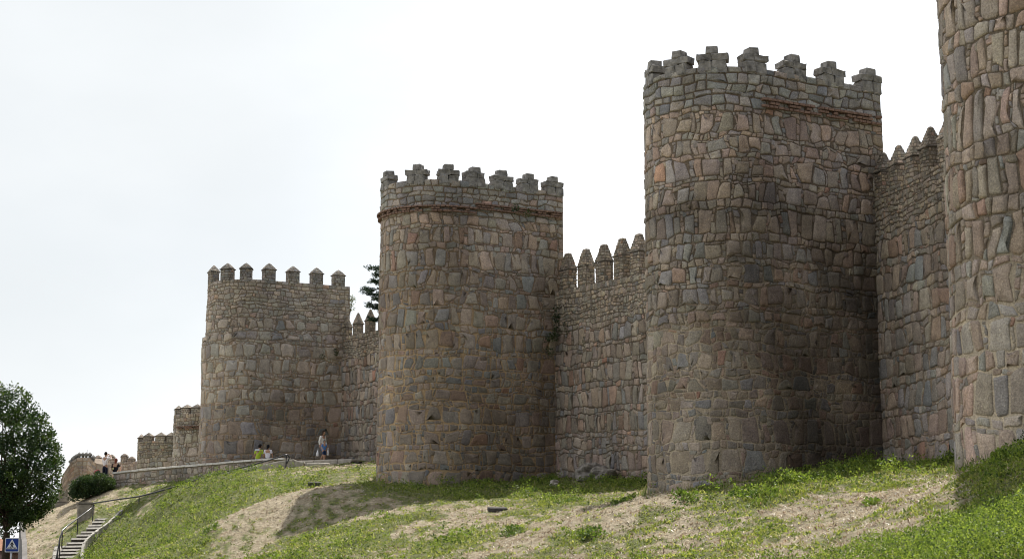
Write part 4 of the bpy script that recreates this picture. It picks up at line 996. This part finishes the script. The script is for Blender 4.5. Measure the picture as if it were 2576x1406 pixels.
def bush(name, label, cat, pts, n_per, rad, size, cols, seed, group=None, stems=True, flat=.8):
    root = empty(name, tuple(pts[0]), label, cat, group); V, Q_, C_ = leaf_cloud([tuple(p) for p in pts], n_per, rad, size, cols, seed, flat, .3)
    mesh_np('foliage', V, Q_, None, M_LEAF, root, col=C_)
    if stems:
        mb = MB(); b0 = Vector((sum(p.x for p in pts) / len(pts), sum(p.y for p in pts) / len(pts), min(p.z for p in pts) - .2))
        for p in pts[::3]: mb.tube([b0, b0.lerp(p, .5) + Vector((0, 0, .05)), p], [.02, .014, .006], 5)
        mb.build('stem', M_BARK, root)
    return root
rnd = random.Random(8)
bp = []
for i in range(120):
    x = rnd.uniform(178, 280); top = np.interp(x, [175, 190, 215, 245, 268, 283], [1222, 1208, 1198, 1190, 1190, 1208]); bot = np.interp(x, [175, 200, 240, 283], [1252, 1250, 1238, 1224]); bp.append(at(x, rnd.uniform(top + 5, bot), 96.6 + rnd.uniform(-.7, .5)))
bush('bush', 'dense dark green bush at the lower end of the parapet wall', 'bush', bp, 90, .30, .11, DARKG + [(.05, .08, .03)], 9)
bush('shrub', 'thin pale shrub growing between brownish tower and the gap wall top', 'shrub', [at(868 + rnd.uniform(0, 22), rnd.uniform(742, 788), 98.5) for _ in range(26)], 22, .2, .08, [(.16, .17, .06), (.13, .14, .05)], 10)

# cedar behind the middle tower
YC = 92.; root = empty('cedar_tree', (at(985, 1160, YC).x, YC, 3.8), 'dark cedar with layered branches poking out behind the middle tower', 'tree'); tx = at(1000, 760, YC).x
mb = MB(); mb.tube([(tx, YC, 3.8), (tx, YC, 12), (tx, YC, at(1000, 620, YC).z)], [.3, .2, .04], 10); 
cv = []; rnd = random.Random(12)
for (xe, ye, ln) in ((925, 672, 1), (932, 705, .8), (913, 728, 1), (918, 737, 1), (922, 766, .9), (934, 772, .8), (926, 800, .6), (944, 690, .5), (940, 750, .5)):
    E_ = at(xe, ye, YC + rnd.uniform(-.6, .6)); S_ = Vector((tx, YC, E_.z - .25)); mb.tube([S_, S_.lerp(E_, .5) + Vector((0, 0, .12)), E_], [.05, .03, .006], 5)
    for k in range(60):
        f_ = rnd.uniform(.12, 1.0); p = S_.lerp(E_, f_) + Vector((rnd.gauss(0, .08), rnd.gauss(0, .35), rnd.gauss(0, .05) - (1 - abs(f_ - .6)) * .02)); cv.append(tuple(p))
for z_ in range(8):
    for k in range(40):
        a_ = rnd.uniform(0, 6.28); rr_ = rnd.uniform(.2, 1.2); cv.append((tx + .6 + rr_ * math.cos(a_), YC + rr_ * math.sin(a_), at(1000, 620 + z_ * 25, YC).z + rnd.gauss(0, .06)))
V, Q_, C_ = leaf_cloud(cv, 22, .12, .085, [(.016, .032, .022), (.022, .042, .026), (.03, .05, .03)], 14, .35)
mb.build('trunk', M_BARK, root, True); mesh_np('crown', V, Q_, None, M_LEAF, root, col=C_)

# plants rooted in the masonry
def wall_plant(label, spots, Y, seed, size=.07):
    pts = [at(x, y, Y) for x, y in spots]; return bush('wall_plant', label, 'plant', pts, 46, .16, size, DARKG, seed, 'plants rooted in the masonry joints', False, 1.3)
wall_plant('dark climbing weeds in the corner between middle tower and curtain wall', [(1398, 775), (1400, 790), (1397, 805), (1401, 818), (1398, 832), (1393, 845), (1388, 850), (1400, 848), (1383, 848), (1376, 852), (1402, 835), (1401, 800)], 75.6, 21, .08)
wall_plant('small dark weed clump below the corner weeds on the middle tower', [(1380, 882), (1386, 886), (1376, 879)], 75.3, 22)
wall_plant('tuft growing on the brick band of the middle tower', [(1297, 520), (1300, 526), (1293, 528)], 74.2, 23)
wall_plant('lower tuft right of the band tuft on the middle tower', [(1330, 538), (1326, 534)], 74.6, 24)
wall_plant('weed clump in the joint corner beside the brownish tower', [(846, 880), (848, 892), (844, 886)], 96.0, 25)
wall_plant('small weed on the face of the brownish tower', [(809, 900), (812, 897)], 94.6, 26)
rnd = random.Random(31)
for i, (x, y, lab) in enumerate(((1432, 826, 'first little weed right of the corner on the gap wall'), (1437, 835, 'little weed just under the first one on the gap wall'), (1478, 868, 'weed tuft in the lower middle of the gap wall'), (1560, 838, 'weed tuft high toward the right of the gap wall'), (1512, 858, 'weed tuft halfway along the gap wall'), (1590, 800, 'topmost weed tuft near the tall tower'))):
    Yw = 76 - (x - 1405) / 225 * 6.2
    wall_plant(lab, [(x + rnd.uniform(-6, 6), y + rnd.uniform(-9, 9)) for _ in range(4)], Yw - .1, 40 + i, .06)
bush('weed_clump', 'dark weeds growing behind and between the two boulders', 'plant', [at(1490 + rnd.uniform(0, 70), 1196 + rnd.uniform(-6, 8), 72.4 + rnd.uniform(-.2, .2)) for _ in range(26)], 60, .16, .08, DARKG, 61, 'leafy weeds at the foot of the walls', True)
for k, (x, y, Y, w_, lab) in enumerate(((1440, 1262, 61, 30, 'leafy weed in the lit grass left of the mound'), (1570, 1260, 45.0, 26, 'dark low weed on the tip of the shaded mound crest'), (1290, 1345, 48, 26, 'isolated bushy weed in the lower middle of the slope'), (1480, 1352, 38, 30, 'round bushy weed on straw in the lower centre'), (1900, 1248, 44, 60, 'long bright weed patch at the foot of the tallest tower'), (1720, 1262, 43.5, 30, 'weed patch left of the long bright one'), (2197, 1270, 37, 16, 'round spiky tuft on the straw at right'), (530, 1335, 72, 20, 'dark weed clump on the green bank near the brown mound'))):
    h = raycast_ground(x, y) or (at(x, y, Y).x, Y)
    if abs(h[1] - Y) > 8: h = (at(x, y, Y).x, Y)
    sc_ = h[1] / FPX; P_ = []
    for _ in range(int(w_ * .8)):
        X_ = h[0] + rnd.gauss(0, .6) * w_ * sc_; Y_ = h[1] + rnd.gauss(0, 1.2) * min(w_ * sc_, .6); P_.append(Vector((X_, Y_, gz(X_, Y_) + rnd.uniform(-.02, .07))))
    bush('weed_clump', lab, 'plant', P_, 22, .10, .085, [(.13, .19, .04), (.09, .14, .035), (.17, .22, .05)], 70 + k, 'leafy weeds on the slope', True)

# ---------------------------------------------------------------- grass
def footprint_mask(x, y):
    """True where a tower or anything behind the wall line covers the ground"""
    m_ = np.zeros(x.shape, bool)
    for T in (T0, T1, T2, T3):
        dx = x - T.C[0]; dy = y - T.C[1]; al = -(dx * T.n[0] + dy * T.n[1]); ac = dx * T.u[0] + dy * T.u[1]
        m_ |= (np.hypot(dx, dy) < T.R - .02) | ((al > 0) & (np.abs(ac) < T.R - .02))
    for P, dv, nv in ((np.array(T1.J), T1.u, T1.n),):
        m_ |= ((x - P[0]) * nv[0] + (y - P[1]) * nv[1] < -.05) & (y > 57)
    P = np.array(T1.J); m_ |= ((x - P[0]) * nr[0] + (y - P[1]) * nr[1] < -.05) & (y <= 57.5)
    return m_
def scatter(n, seed, y0=17, y1=104, accept=None):
    r = np.random.default_rng(seed); Y = np.exp(r.uniform(math.log(y0), math.log(y1), n)); X = r.uniform(-.335, .345, n) * Y
    ok = (X > left_x(Y) + .1) & ~footprint_mask(X, Y)
    X, Y = X[ok], Y[ok]; g = green_n(X, Y)
    if accept is not None: k = accept(g, X, Y, r); X, Y, g = X[k], Y[k], g[k]
    return X, Y, g, r
def off_path(X, Y):
    # keep the stairs, the path and the landing bare
    px, py = proj(np.stack([X, Y, ground_z(X, Y)], -1)); st_l = np.interp(py, [1295, 1330, 1370, 1406], [236, 205, 160, 146]); st_r = np.interp(py, [1295, 1330, 1370, 1406], [300, 265, 222, 210])
    return ~((px > st_l) & (px < st_r) & (py > 1295) & (Y > 79)) & ~((px > 735) & (px < 900) & (Y > 87.5))
def blades(X, Y, h, wd, col, r, lean=.5, sink=.02, curve=True):
    n = len(X); Z = ground_z(X, Y) - sink; a = r.uniform(0, 2 * math.pi, n); ca, sa = np.cos(a), np.sin(a)
    la = r.uniform(0, 2 * math.pi, n); ll = r.uniform(.1, 1, n) * lean * h
    B = np.stack([X, Y, Z], -1); w2 = np.stack([ca * wd / 2, sa * wd / 2, 0 * wd], -1)
    M_ = B + np.stack([np.cos(la) * ll * .35, np.sin(la) * ll * .35, h * .6], -1); T = B + np.stack([np.cos(la) * ll, np.sin(la) * ll, h * np.where(ll > h * .8, .8, 1.0)], -1)
    V = np.stack([B - w2, B + w2, M_ + w2 * .8, M_ - w2 * .8, T], 1).reshape(-1, 3); i = np.arange(n)[:, None] * 5
    return V, i + np.array([0, 1, 2, 3]), i + np.array([3, 2, 4]), np.repeat(col, 5, 0)
# short green grass
X, Y, g, r = scatter(560000, 1, accept=lambda g, X, Y, r: (r.random(len(g)) < np.clip(g * 1.5 - .35, .006, 1)))
k = off_path(X, Y); X, Y, g = X[k], Y[k], g[k]; n = len(X)
base_ = np.array([[.16, .20, .042], [.225, .26, .06], [.09, .13, .028], [.32, .32, .13], [.21, .24, .055]])[r.integers(5, size=n)] * r.uniform(.7, 1.25, (n, 1)) * (.85 + .4 * vn(X * .7, Y * .5, 71))[:, None]
h = r.uniform(.03, .085, n) * np.where(g > 1.2, 1.4, 1.0) * (.7 + .8 * vn(X * 1.5, Y * 1.2, 77)); V, Q_, T_, C_ = blades(X, Y, h, r.uniform(.014, .034, n) * (1 + Y / 60), base_, r, 1.6)
set_props(mesh_np('grass', V, Q_, T_, M_GRASS, None, col=C_), 'short green grass growing over the slope', 'grass', kind='stuff'); print('green blades', n)
# cut straw lying and standing
X, Y, g, r = scatter(300000, 2, accept=lambda g, X, Y, r: (r.random(len(g)) < np.clip(1.15 - g, .08, 1)))
k = off_path(X, Y); X, Y, g = X[k], Y[k], g[k]; n = len(X)
base_ = np.array([[.50, .43, .31], [.64, .59, .5], [.38, .29, .19], [.20, .13, .08], [.52, .44, .32], [.26, .22, .17]])[r.integers(6, size=n)] * r.uniform(.7, 1.2, (n, 1)) * (.7 + .6 * vn(X * 1.1, Y * .8, 91))[:, None]
V, Q_, T_, C_ = blades(X, Y, r.uniform(.02, .10, n), r.uniform(.010, .024, n) * (1 + Y / 60), base_, r, 3.0)
set_props(mesh_np('straw', V, Q_, T_, M_STRAW, None, col=C_), 'dry cut straw covering the bare parts of the slope', 'straw', kind='stuff'); print('straw', n)
# lush leafy ground cover
X, Y, g, r = scatter(320000, 3, accept=lambda g, X, Y, r: r.random(len(g)) < np.clip((g - 1.08) * 2.4, 0, 1) * np.clip(fbm(X * 1.3, Y, 61, 2) * 2.6 - .55, .12, 1))
k = off_path(X, Y); X, Y, g = X[k], Y[k], g[k]; n = len(X)
near = np.clip((34 - Y) / 12, 0, 1); cl_ = fbm(X * .95, Y * .8, 65, 3)
Z = ground_z(X, Y); hh_ = r.uniform(.02, .16, n) * (1 + 1.6 * near) * (.5 + vn(X * 1.6, Y * 1.6, 63)) + np.clip(cl_ - .42, 0, 1) * 1.1 * (1 - near) * r.uniform(.4, 1, n)
P = np.stack([X, Y, Z + hh_], -1)
V, Q_, C_ = leaf_cloud(P, 5, .06 + .03 * (1 - near), .034 + .045 * (1 - near), [(.16, .225, .04), (.11, .165, .03), (.22, .28, .055), (.05, .085, .02), (.14, .19, .04)], 17, .7, .6)
set_props(mesh_np('ground_cover', V, Q_, None, M_GRASS, None, col=C_), 'lush leafy green ground cover on the left bank and lower right', 'ground cover', kind='stuff'); print('cover', n)
# taller weeds and seed heads: along the wall feet and the lower right corner
def wallfoot(g, X, Y, r):
    m_ = np.zeros(len(X), bool)
    for T in (T1, T2, T0):
        d = np.hypot(X - T.C[0], Y - T.C[1]) - T.R; m_ |= (d < .35) & (d > -.05)
    return (m_ & (r.random(len(X)) < .6)) | ((g > 1.3) & (r.random(len(X)) < .045)) | (r.random(len(X)) < .0006)
X, Y, g, r = scatter(420000, 4, accept=wallfoot); k = off_path(X, Y) ; X, Y, g = X[k], Y[k], g[k]; n = len(X)
base_ = np.array([[.13, .18, .05], [.30, .28, .14], [.10, .15, .04], [.36, .32, .2]])[r.integers(4, size=n)] * r.uniform(.7, 1.2, (n, 1))
V, Q_, T_, C_ = blades(X, Y, r.uniform(.12, .36, n), r.uniform(.012, .025, n), base_, r, .6)
set_props(mesh_np('tall_grass', V, Q_, T_, M_GRASS, None, col=C_), 'tall grass and seed heads at the tower feet and lower right', 'grass', kind='stuff'); print('tall', n)

# ---------------------------------------------------------------- people
def skin_mesh(nodes, edges, sub=2):
    """nodes: {name: (x, y, z, radius)}; grows one continuous surface along the edges"""
    names = list(nodes); me = bpy.data.meshes.new('tmp'); me.from_pydata([nodes[k][:3] for k in names], [(names.index(a), names.index(b)) for a, b in edges], [])
    o = bpy.data.objects.new('tmp', me); S.collection.objects.link(o); o.modifiers.new('s', 'SKIN'); sm = o.modifiers.new('u', 'SUBSURF'); sm.levels = sub; sm.render_levels = sub
    for i, k in enumerate(names):
        sv = me.skin_vertices[0].data[i]; r_ = nodes[k][3]; sv.radius = (r_, r_) if not isinstance(r_, tuple) else r_; sv.use_root = (i == 0)
    bpy.context.view_layer.update(); dg = bpy.context.evaluated_depsgraph_get(); ev = o.evaluated_get(dg); m2 = ev.to_mesh()
    vs_ = [tuple(v.co) for v in m2.vertices]; fs_ = [tuple(p.vertices) for p in m2.polygons]; ev.to_mesh_clear(); bpy.data.objects.remove(o); bpy.data.meshes.remove(me)
    return vs_, fs_
def ellipsoid(mb, c, r, nu=14, nv=10, keep=None):
    vs_ = []; 
    for j in range(nv + 1):
        for i in range(nu):
            a, b_ = 2 * math.pi * i / nu, math.pi * j / nv; vs_.append((c[0] + r[0] * math.sin(b_) * math.cos(a), c[1] + r[1] * math.sin(b_) * math.sin(a), c[2] + r[2] * math.cos(b_)))
    fs_ = []
    for j in range(nv):
        for i in range(nu):
            f_ = (j * nu + i, j * nu + (i + 1) % nu, (j + 1) * nu + (i + 1) % nu, (j + 1) * nu + i)
            if keep is None or all(keep(vs_[q]) for q in f_): fs_.append(f_)
    mb.add(vs_, fs_)
_pm = {}
def pmat(col):
    k = tuple(round(c_, 3) for c_ in col)
    if k not in _pm: _pm[k] = plain('cloth_%d' % len(_pm) if len(_pm) else 'cloth', col, .85, .12, 20)
    return _pm[k]
def person(label, loc, yaw, J, sc=1.0, skin=(.42, .25, .17), shirt=(.6, .6, .6), sleeve=.5, legs=(.03, .035, .06), leglen=1.0, hair=(.02, .014, .01), hairlen=0, shoes=(.05, .04, .035), group=None, extra=None, hf=0):
    base_ = dict(pelvis=(0, 0, .95), spine=(0, 0, 1.14), chest=(0, 0, 1.33), neck=(0, 0, 1.47), head=(0, .02, 1.60),
                 shR=(.17, 0, 1.40), elR=(.22, -.02, 1.13), wrR=(.23, .05, .88), paR=(.23, .07, .80), shL=(-.17, 0, 1.40), elL=(-.22, -.02, 1.13), wrL=(-.23, .05, .88), paL=(-.23, .07, .80),
                 hiR=(.09, 0, .90), knR=(.10, .02, .50), anR=(.10, -.02, .09), toR=(.11, .15, .035), hiL=(-.09, 0, .90), knL=(-.10, .02, .50), anL=(-.10, -.02, .09), toL=(-.11, .15, .035))
    base_.update(J); P = {k: Vector(v) for k, v in base_.items()}
    rot = Matrix.Rotation(yaw, 4, 'Z'); L0 = Vector(loc)
    tf = lambda v: tuple(L0 + (rot @ (Vector(v) * sc)))
    rad = dict(pelvis=(.135, .10), spine=(.12, .09), chest=(.15, .10), neck=(.052, .052), head=(.055, .055), sh=.058, el=.040, wr=.027, pa=(.038, .018), hi=.088, kn=.057, an=.036, to=.032)
    def node(k, add=0.0):
        r_ = rad[k] if k in rad else rad[k[:2]]; r_ = r_ if isinstance(r_, tuple) else (r_, r_); return (*P[k], ((r_[0] + add) , (r_[1] + add)))
    E_ = [('pelvis', 'spine'), ('spine', 'chest'), ('chest', 'neck'), ('neck', 'head')] + [(a, b_) for s_ in 'RL' for a, b_ in (('chest', 'sh' + s_), ('sh' + s_, 'el' + s_), ('el' + s_, 'wr' + s_), ('wr' + s_, 'pa' + s_), ('pelvis', 'hi' + s_), ('hi' + s_, 'kn' + s_), ('kn' + s_, 'an' + s_), ('an' + s_, 'to' + s_))]
    nodes = {k: node(k) for k in base_}; vs_, fs_ = skin_mesh(nodes, E_)
    mb = MB(); mb.add([tf(v) for v in vs_], fs_)
    # head with face
    hb = MB(); H = P['head'] + Vector((0, .015, .045)); ellipsoid(hb, H, (.076, .094, .118), 18, 14)
    fc = Vector((0, 1, 0)); 
    hb.add([tuple(H + Vector(v)) for v in ((-.013, .085, .01), (.013, .085, .01), (0, .122, -.018), (-.016, .088, -.03), (.016, .088, -.03))], [(0, 1, 2), (0, 2, 3), (1, 4, 2), (3, 2, 4)])
    for sx in (-1, 1): ellipsoid(hb, H + Vector((sx * .078, -.005, -.005)), (.012, .02, .03), 8, 6)
    ellipsoid(hb, H + Vector((0, .088, -.055)), (.025, .012, .008), 8, 5)                # lips
    Rh = Matrix.Rotation(hf, 4, 'Z')
    hv = [tuple(H + (Rh @ (Vector(v) - H))) for v in hb.v]; mb.add([tf(v) for v in hv], hb.f)
    # fingers and thumb
    for s_, sg in (('R', 1), ('L', -1)):
        pa, wr = P['pa' + s_], P['wr' + s_]; d = (pa - wr).normalized(); sd_ = d.cross(Vector((0, 1, 0))) if abs(d.y) < .8 else d.cross(Vector((0, 0, 1))); sd_.normalize(); cv_ = sd_.cross(d).normalized()
        for k, (o_, ln) in enumerate(((-.028, .062), (-.010, .075), (.010, .080), (.028, .070))):
            a = pa + sd_ * o_ + d * .03; m_ = a + d * ln * .5 + cv_ * .010; e = m_ + d * ln * .35 + cv_ * .028; mb.tube([tf(a), tf(a.lerp(m_, .8)), tf(m_), tf(e)], [.009 * sc, .009 * sc, .008 * sc, .0065 * sc], 6)
        a = pa - sd_ * .03 - d * .005; mb.tube([tf(a), tf(a - sd_ * .022 + d * .02), tf(a - sd_ * .026 + d * .05 + cv_ * .01)], [.011 * sc, .010 * sc, .008 * sc], 6)
    body = mb.build('person', plain('skin', skin, .6, .08, 10), None, True); set_props(body, label, 'person', group)
    body_loc = Vector(loc)
    def child(name, nd, ed, col):
        v_, f_ = skin_mesh(nd, ed); m_ = MB(); m_.add([tf(q) for q in v_], f_); return m_.build(name, pmat(col), body, True)
    if shirt:
        nd = {'spine': node('spine', .022), 'pelvis': node('pelvis', .02), 'chest': node('chest', .02)}; nd['collar'] = (*P['chest'].lerp(P['neck'], .55), (.075, .07)); ed = [('spine', 'pelvis'), ('spine', 'chest'), ('chest', 'collar')]
        for s_ in 'RL':
            nd['sh' + s_] = node('sh' + s_, .02); nd['cu' + s_] = (*(P['sh' + s_].lerp(P['el' + s_], min(1, sleeve * 2)) if sleeve <= .5 else P['el' + s_]), (.062, .062)); ed += [('chest', 'sh' + s_), ('sh' + s_, 'cu' + s_)]
            if sleeve > .5: nd['cw' + s_] = (*P['el' + s_].lerp(P['wr' + s_], (sleeve - .5) * 2), (.045, .045)); ed.append(('cu' + s_, 'cw' + s_))
        child('shirt', nd, ed, shirt)
    nd = {'pelvis': node('pelvis', .028)}; ed = []
    nd['waist'] = (*P['pelvis'].lerp(P['spine'], .35), (.14, .11)); ed.append(('pelvis', 'waist'))
    for s_ in 'RL':
        nd['hi' + s_] = node('hi' + s_, .018); ed.append(('pelvis', 'hi' + s_))
        if leglen <= .5: nd['kn' + s_] = (*P['hi' + s_].lerp(P['kn' + s_], leglen * 2), (.085, .085)); ed.append(('hi' + s_, 'kn' + s_))
        else: nd['kn' + s_] = node('kn' + s_, .02); ed.append(('hi' + s_, 'kn' + s_)); nd['cf' + s_] = (*P['kn' + s_].lerp(P['an' + s_], (leglen - .5) * 2 * .98), (.062, .062)); ed.append(('kn' + s_, 'cf' + s_))
    child('trousers' if leglen > .5 else 'shorts', nd, ed, legs)
    hm = MB(); cut = H.y + .03
    def keep(v): return v[1] < H.y + .035 + max(0, (v[2] - H.z) * .9) - .0 and v[2] > H.z - .075
    ellipsoid(hm, H + Vector((0, -.008, .012)), (.090, .104, .124), 18, 14, keep)
    if hairlen: ellipsoid(hm, H + Vector((0, -.07, -.06 - hairlen * .4)), (.05 + .02 * (hairlen < .2), .04, .08 + hairlen * .5), 12, 10)
    hm.v = [tuple(H + (Rh @ (Vector(v) - H))) for v in hm.v]
    h2 = MB(); h2.add([tf(v) for v in hm.v], hm.f); h2.build('hair', pmat(hair), body, True)
    for s_ in 'RL':
        m_ = MB(); a, t_ = P['an' + s_], P['to' + s_]; d = (t_ - a); d.z = 0; d = d.normalized() if d.length > .01 else Vector((0, 1, 0))
        m_.tube([tf(Vector((a.x, a.y, t_.z)) - d * .06), tf(Vector((a.x, a.y, t_.z + .012)) - d * .03), tf(Vector((a.x, a.y, t_.z + .015)) + d * .05), tf(t_ + d * .02), tf(t_ + d * .07)], [.02 * sc, .045 * sc, .044 * sc, .042 * sc, .02 * sc], 10)
        m_.build('shoe', pmat(shoes), body, True)
    if extra: extra(body, P, tf)
    return body
# 1: man photographing, back to the camera, beyond the bush
p = at(263, 1213, 97.6); xg = p.x
person('man in white shirt and dark trousers standing, both hands raised to his face', (p.x, 97.6, p.z), R_(-28), dict(elR=(.36, .16, 1.36), wrR=(.13, .26, 1.55), paR=(.07, .25, 1.60), elL=(-.33, .20, 1.28), wrL=(-.12, .27, 1.53), paL=(-.06, .25, 1.59)), 1.0, shirt=(.74, .68, .68), sleeve=.5, legs=(.015, .017, .035), hair=(.02, .013, .01), group=None, hf=R_(-8))
sit = dict(pelvis=(0, 0, .10), spine=(0, -.01, .29), chest=(0, .01, .48), neck=(0, .03, .62), head=(0, .05, .74), shR=(.17, .02, .55), elR=(.21, .06, .29), wrR=(.14, .26, .20), paR=(.11, .33, .18), shL=(-.17, .02, .55), elL=(-.21, .06, .29), wrL=(-.14, .26, .20), paL=(-.11, .33, .18),
           hiR=(.09, .06, .09), knR=(.12, .46, .10), anR=(.12, .50, -.32), toR=(.12, .64, -.36), hiL=(-.09, .06, .09), knL=(-.12, .46, .10), anL=(-.12, .50, -.32), toL=(-.12, .64, -.36))
p = at(288, 1193, 97.6)
def print_(body, P, tf):
    m_ = MB(); c_ = Vector((-.07, -.135, .33)); m_.add([tf(c_ + Vector((.05 * math.cos(k * .52), -.012, .045 * math.sin(k * .52)))) for k in range(12)] + [tf(c_ + Vector((.05 * math.cos(k * .52), .03, .045 * math.sin(k * .52)))) for k in range(12)], [tuple(range(12))] + [(k, (k + 1) % 12, 12 + (k + 1) % 12, 12 + k) for k in range(12)])
    m_.build('shirt_print', pmat((.55, .55, .30)), body)
person('red-haired youth in a black T-shirt with a yellow print, sitting on the wall end', (p.x, 97.75, p.z), R_(-15), dict(sit, elR=(.34, .0, .36), wrR=(.27, .02, .12), paR=(.26, .04, .04), elL=(-.25, .06, .29), wrL=(-.2, .26, .22), paL=(-.16, .33, .2)), 1.04, shirt=(.008, .008, .012), sleeve=.35, legs=(.01, .012, .02), hair=(.16, .045, .03), hairlen=.05, extra=print_)
# 2: couple seated on the parapet
p = at(647, 1158.5, 90.3)
def yoke(body, P, tf):
    m_ = MB(); c_ = Vector((0, -.125, .56)); pts = [(-.12, -.03), (.12, -.03), (.14, .03), (.08, .065), (-.08, .065), (-.14, .03)]
    m_.add([tf(c_ + Vector((x, -.01, z))) for x, z in pts] + [tf(c_ + Vector((x, .07, z))) for x, z in pts], [tuple(range(6))] + [(k, (k + 1) % 6, 6 + (k + 1) % 6, 6 + k) for k in range(6)]); m_.build('yoke', pmat((.62, .66, .70)), body)
person('man in a lime green shirt with a pale yoke, sitting on the parapet', (p.x, 90.5, p.z), R_(-12), dict(sit, spine=(.02, -.02, .28), chest=(.05, .0, .46), neck=(.07, .03, .60), head=(.09, .06, .72), shR=(.22, .02, .53), shL=(-.12, .02, .55), elR=(.30, .08, .26), wrR=(.26, .2, .1), paR=(.26, .26, .08)), 1.02, shirt=(.42, .56, .05), sleeve=.35, legs=(.35, .36, .38), hair=(.015, .012, .012), group='couple seated on the parapet', hf=R_(-35), extra=yoke)
p = at(672, 1157, 89.9)
person('dark-haired woman in a white T-shirt sitting on the parapet beside the green shirt', (p.x, 90.1, p.z), R_(0), dict(sit, elR=(.25, .04, .30), wrR=(.26, .16, .12), paR=(.27, .22, .08), head=(0, .06, .73)), .94, shirt=(.70, .68, .76), sleeve=.35, legs=(.03, .05, .12), hair=(.01, .01, .014), hairlen=.16, group='couple seated on the parapet', hf=R_(-20))
# 3: woman and child walking on the landing
p = at(811, 1161.6, 91.2)
def bags(body, P, tf): pass
person('woman in a white long-sleeved top walking on the landing behind the child', (p.x, 91.2, p.z), R_(-125), dict(knR=(.10, .14, .52), anR=(.10, .18, .10), toR=(.11, .34, .05), knL=(-.10, -.02, .50), anL=(-.10, -.22, .14), toL=(-.11, -.10, .04), elR=(.23, -.04, 1.12), wrR=(.25, .02, .86), paR=(.25, .03, .78), elL=(-.22, .0, 1.12), wrL=(-.26, .12, .9), paL=(-.27, .15, .82), head=(0, .05, 1.59)), .97, shirt=(.72, .70, .66), sleeve=.85, legs=(.16, .24, .40), leglen=.42, hair=(.03, .018, .012), hairlen=.04, shoes=(.25, .08, .06), hf=R_(15))
pc = at(815, 1161.8, 90.6)
person('small child in a blue T-shirt and denim shorts walking in front of the woman', (pc.x, 90.6, pc.z), R_(-150), dict(knR=(.10, .12, .52), anR=(.10, .14, .10), toR=(.11, .30, .05), knL=(-.10, -.02, .50), anL=(-.10, -.16, .12), toL=(-.11, -.04, .04), elR=(.24, .04, 1.14), wrR=(.2, .2, .98), paR=(.19, .25, .93)), .665, shirt=(.10, .22, .48), sleeve=.4, legs=(.02, .045, .11), leglen=.45, hair=(.012, .01, .01), shoes=(.06, .05, .05))
for lab, x, y, Y, w_ in (('white plastic bag hanging from the near hand of the woman', 799, 1139, 91.0, 3.6), ('white plastic bag on the far side of the child', 825, 1137, 91.0, 3.2)):
    p = at(x, y, Y); mb = MB(); k = w_ / FPX * Y
    mb.tube([p + Vector((0, 0, -.17)), p + Vector((0, 0, -.15)), p, p + Vector((0, 0, .1)), p + Vector((0, 0, .17))], [k * .5, k * .95, k * .85, k * .45, k * .12], 10)
    o = mb.build('plastic_bag', M_WHITE, None, True); set_props(o, lab, 'bag')
    mb = MB(); mb.tube([p + Vector((-.04, 0, .15)), p + Vector((-.02, 0, .24)), p + Vector((.02, 0, .24)), p + Vector((.04, 0, .15))], .008, 6); mb.build('handle', M_WHITE, o, True)
# bag beside the photographing man
p = at(246, 1190, 97.5); mb = MB(); mb.box(p, (.34, .2, .26), (Vector((.9, 0, .4)).normalized(), Vector((0, 1, 0)), Vector((-.4, 0, .9)).normalized()), .8, .02)
o = mb.build('shoulder_bag', pmat((.04, .02, .03)), None, True); set_props(o, 'dark bag with red trim beside the man with raised hands', 'bag')
mb = MB(); mb.tube([p + Vector((-.17, -.1, -.05)), p + Vector((-.15, -.12, .1)), p + Vector((.05, -.12, .2)), p + Vector((.16, -.1, .12))], .022, 6); mb.build('strap', pmat((.45, .03, .08)), o, True)
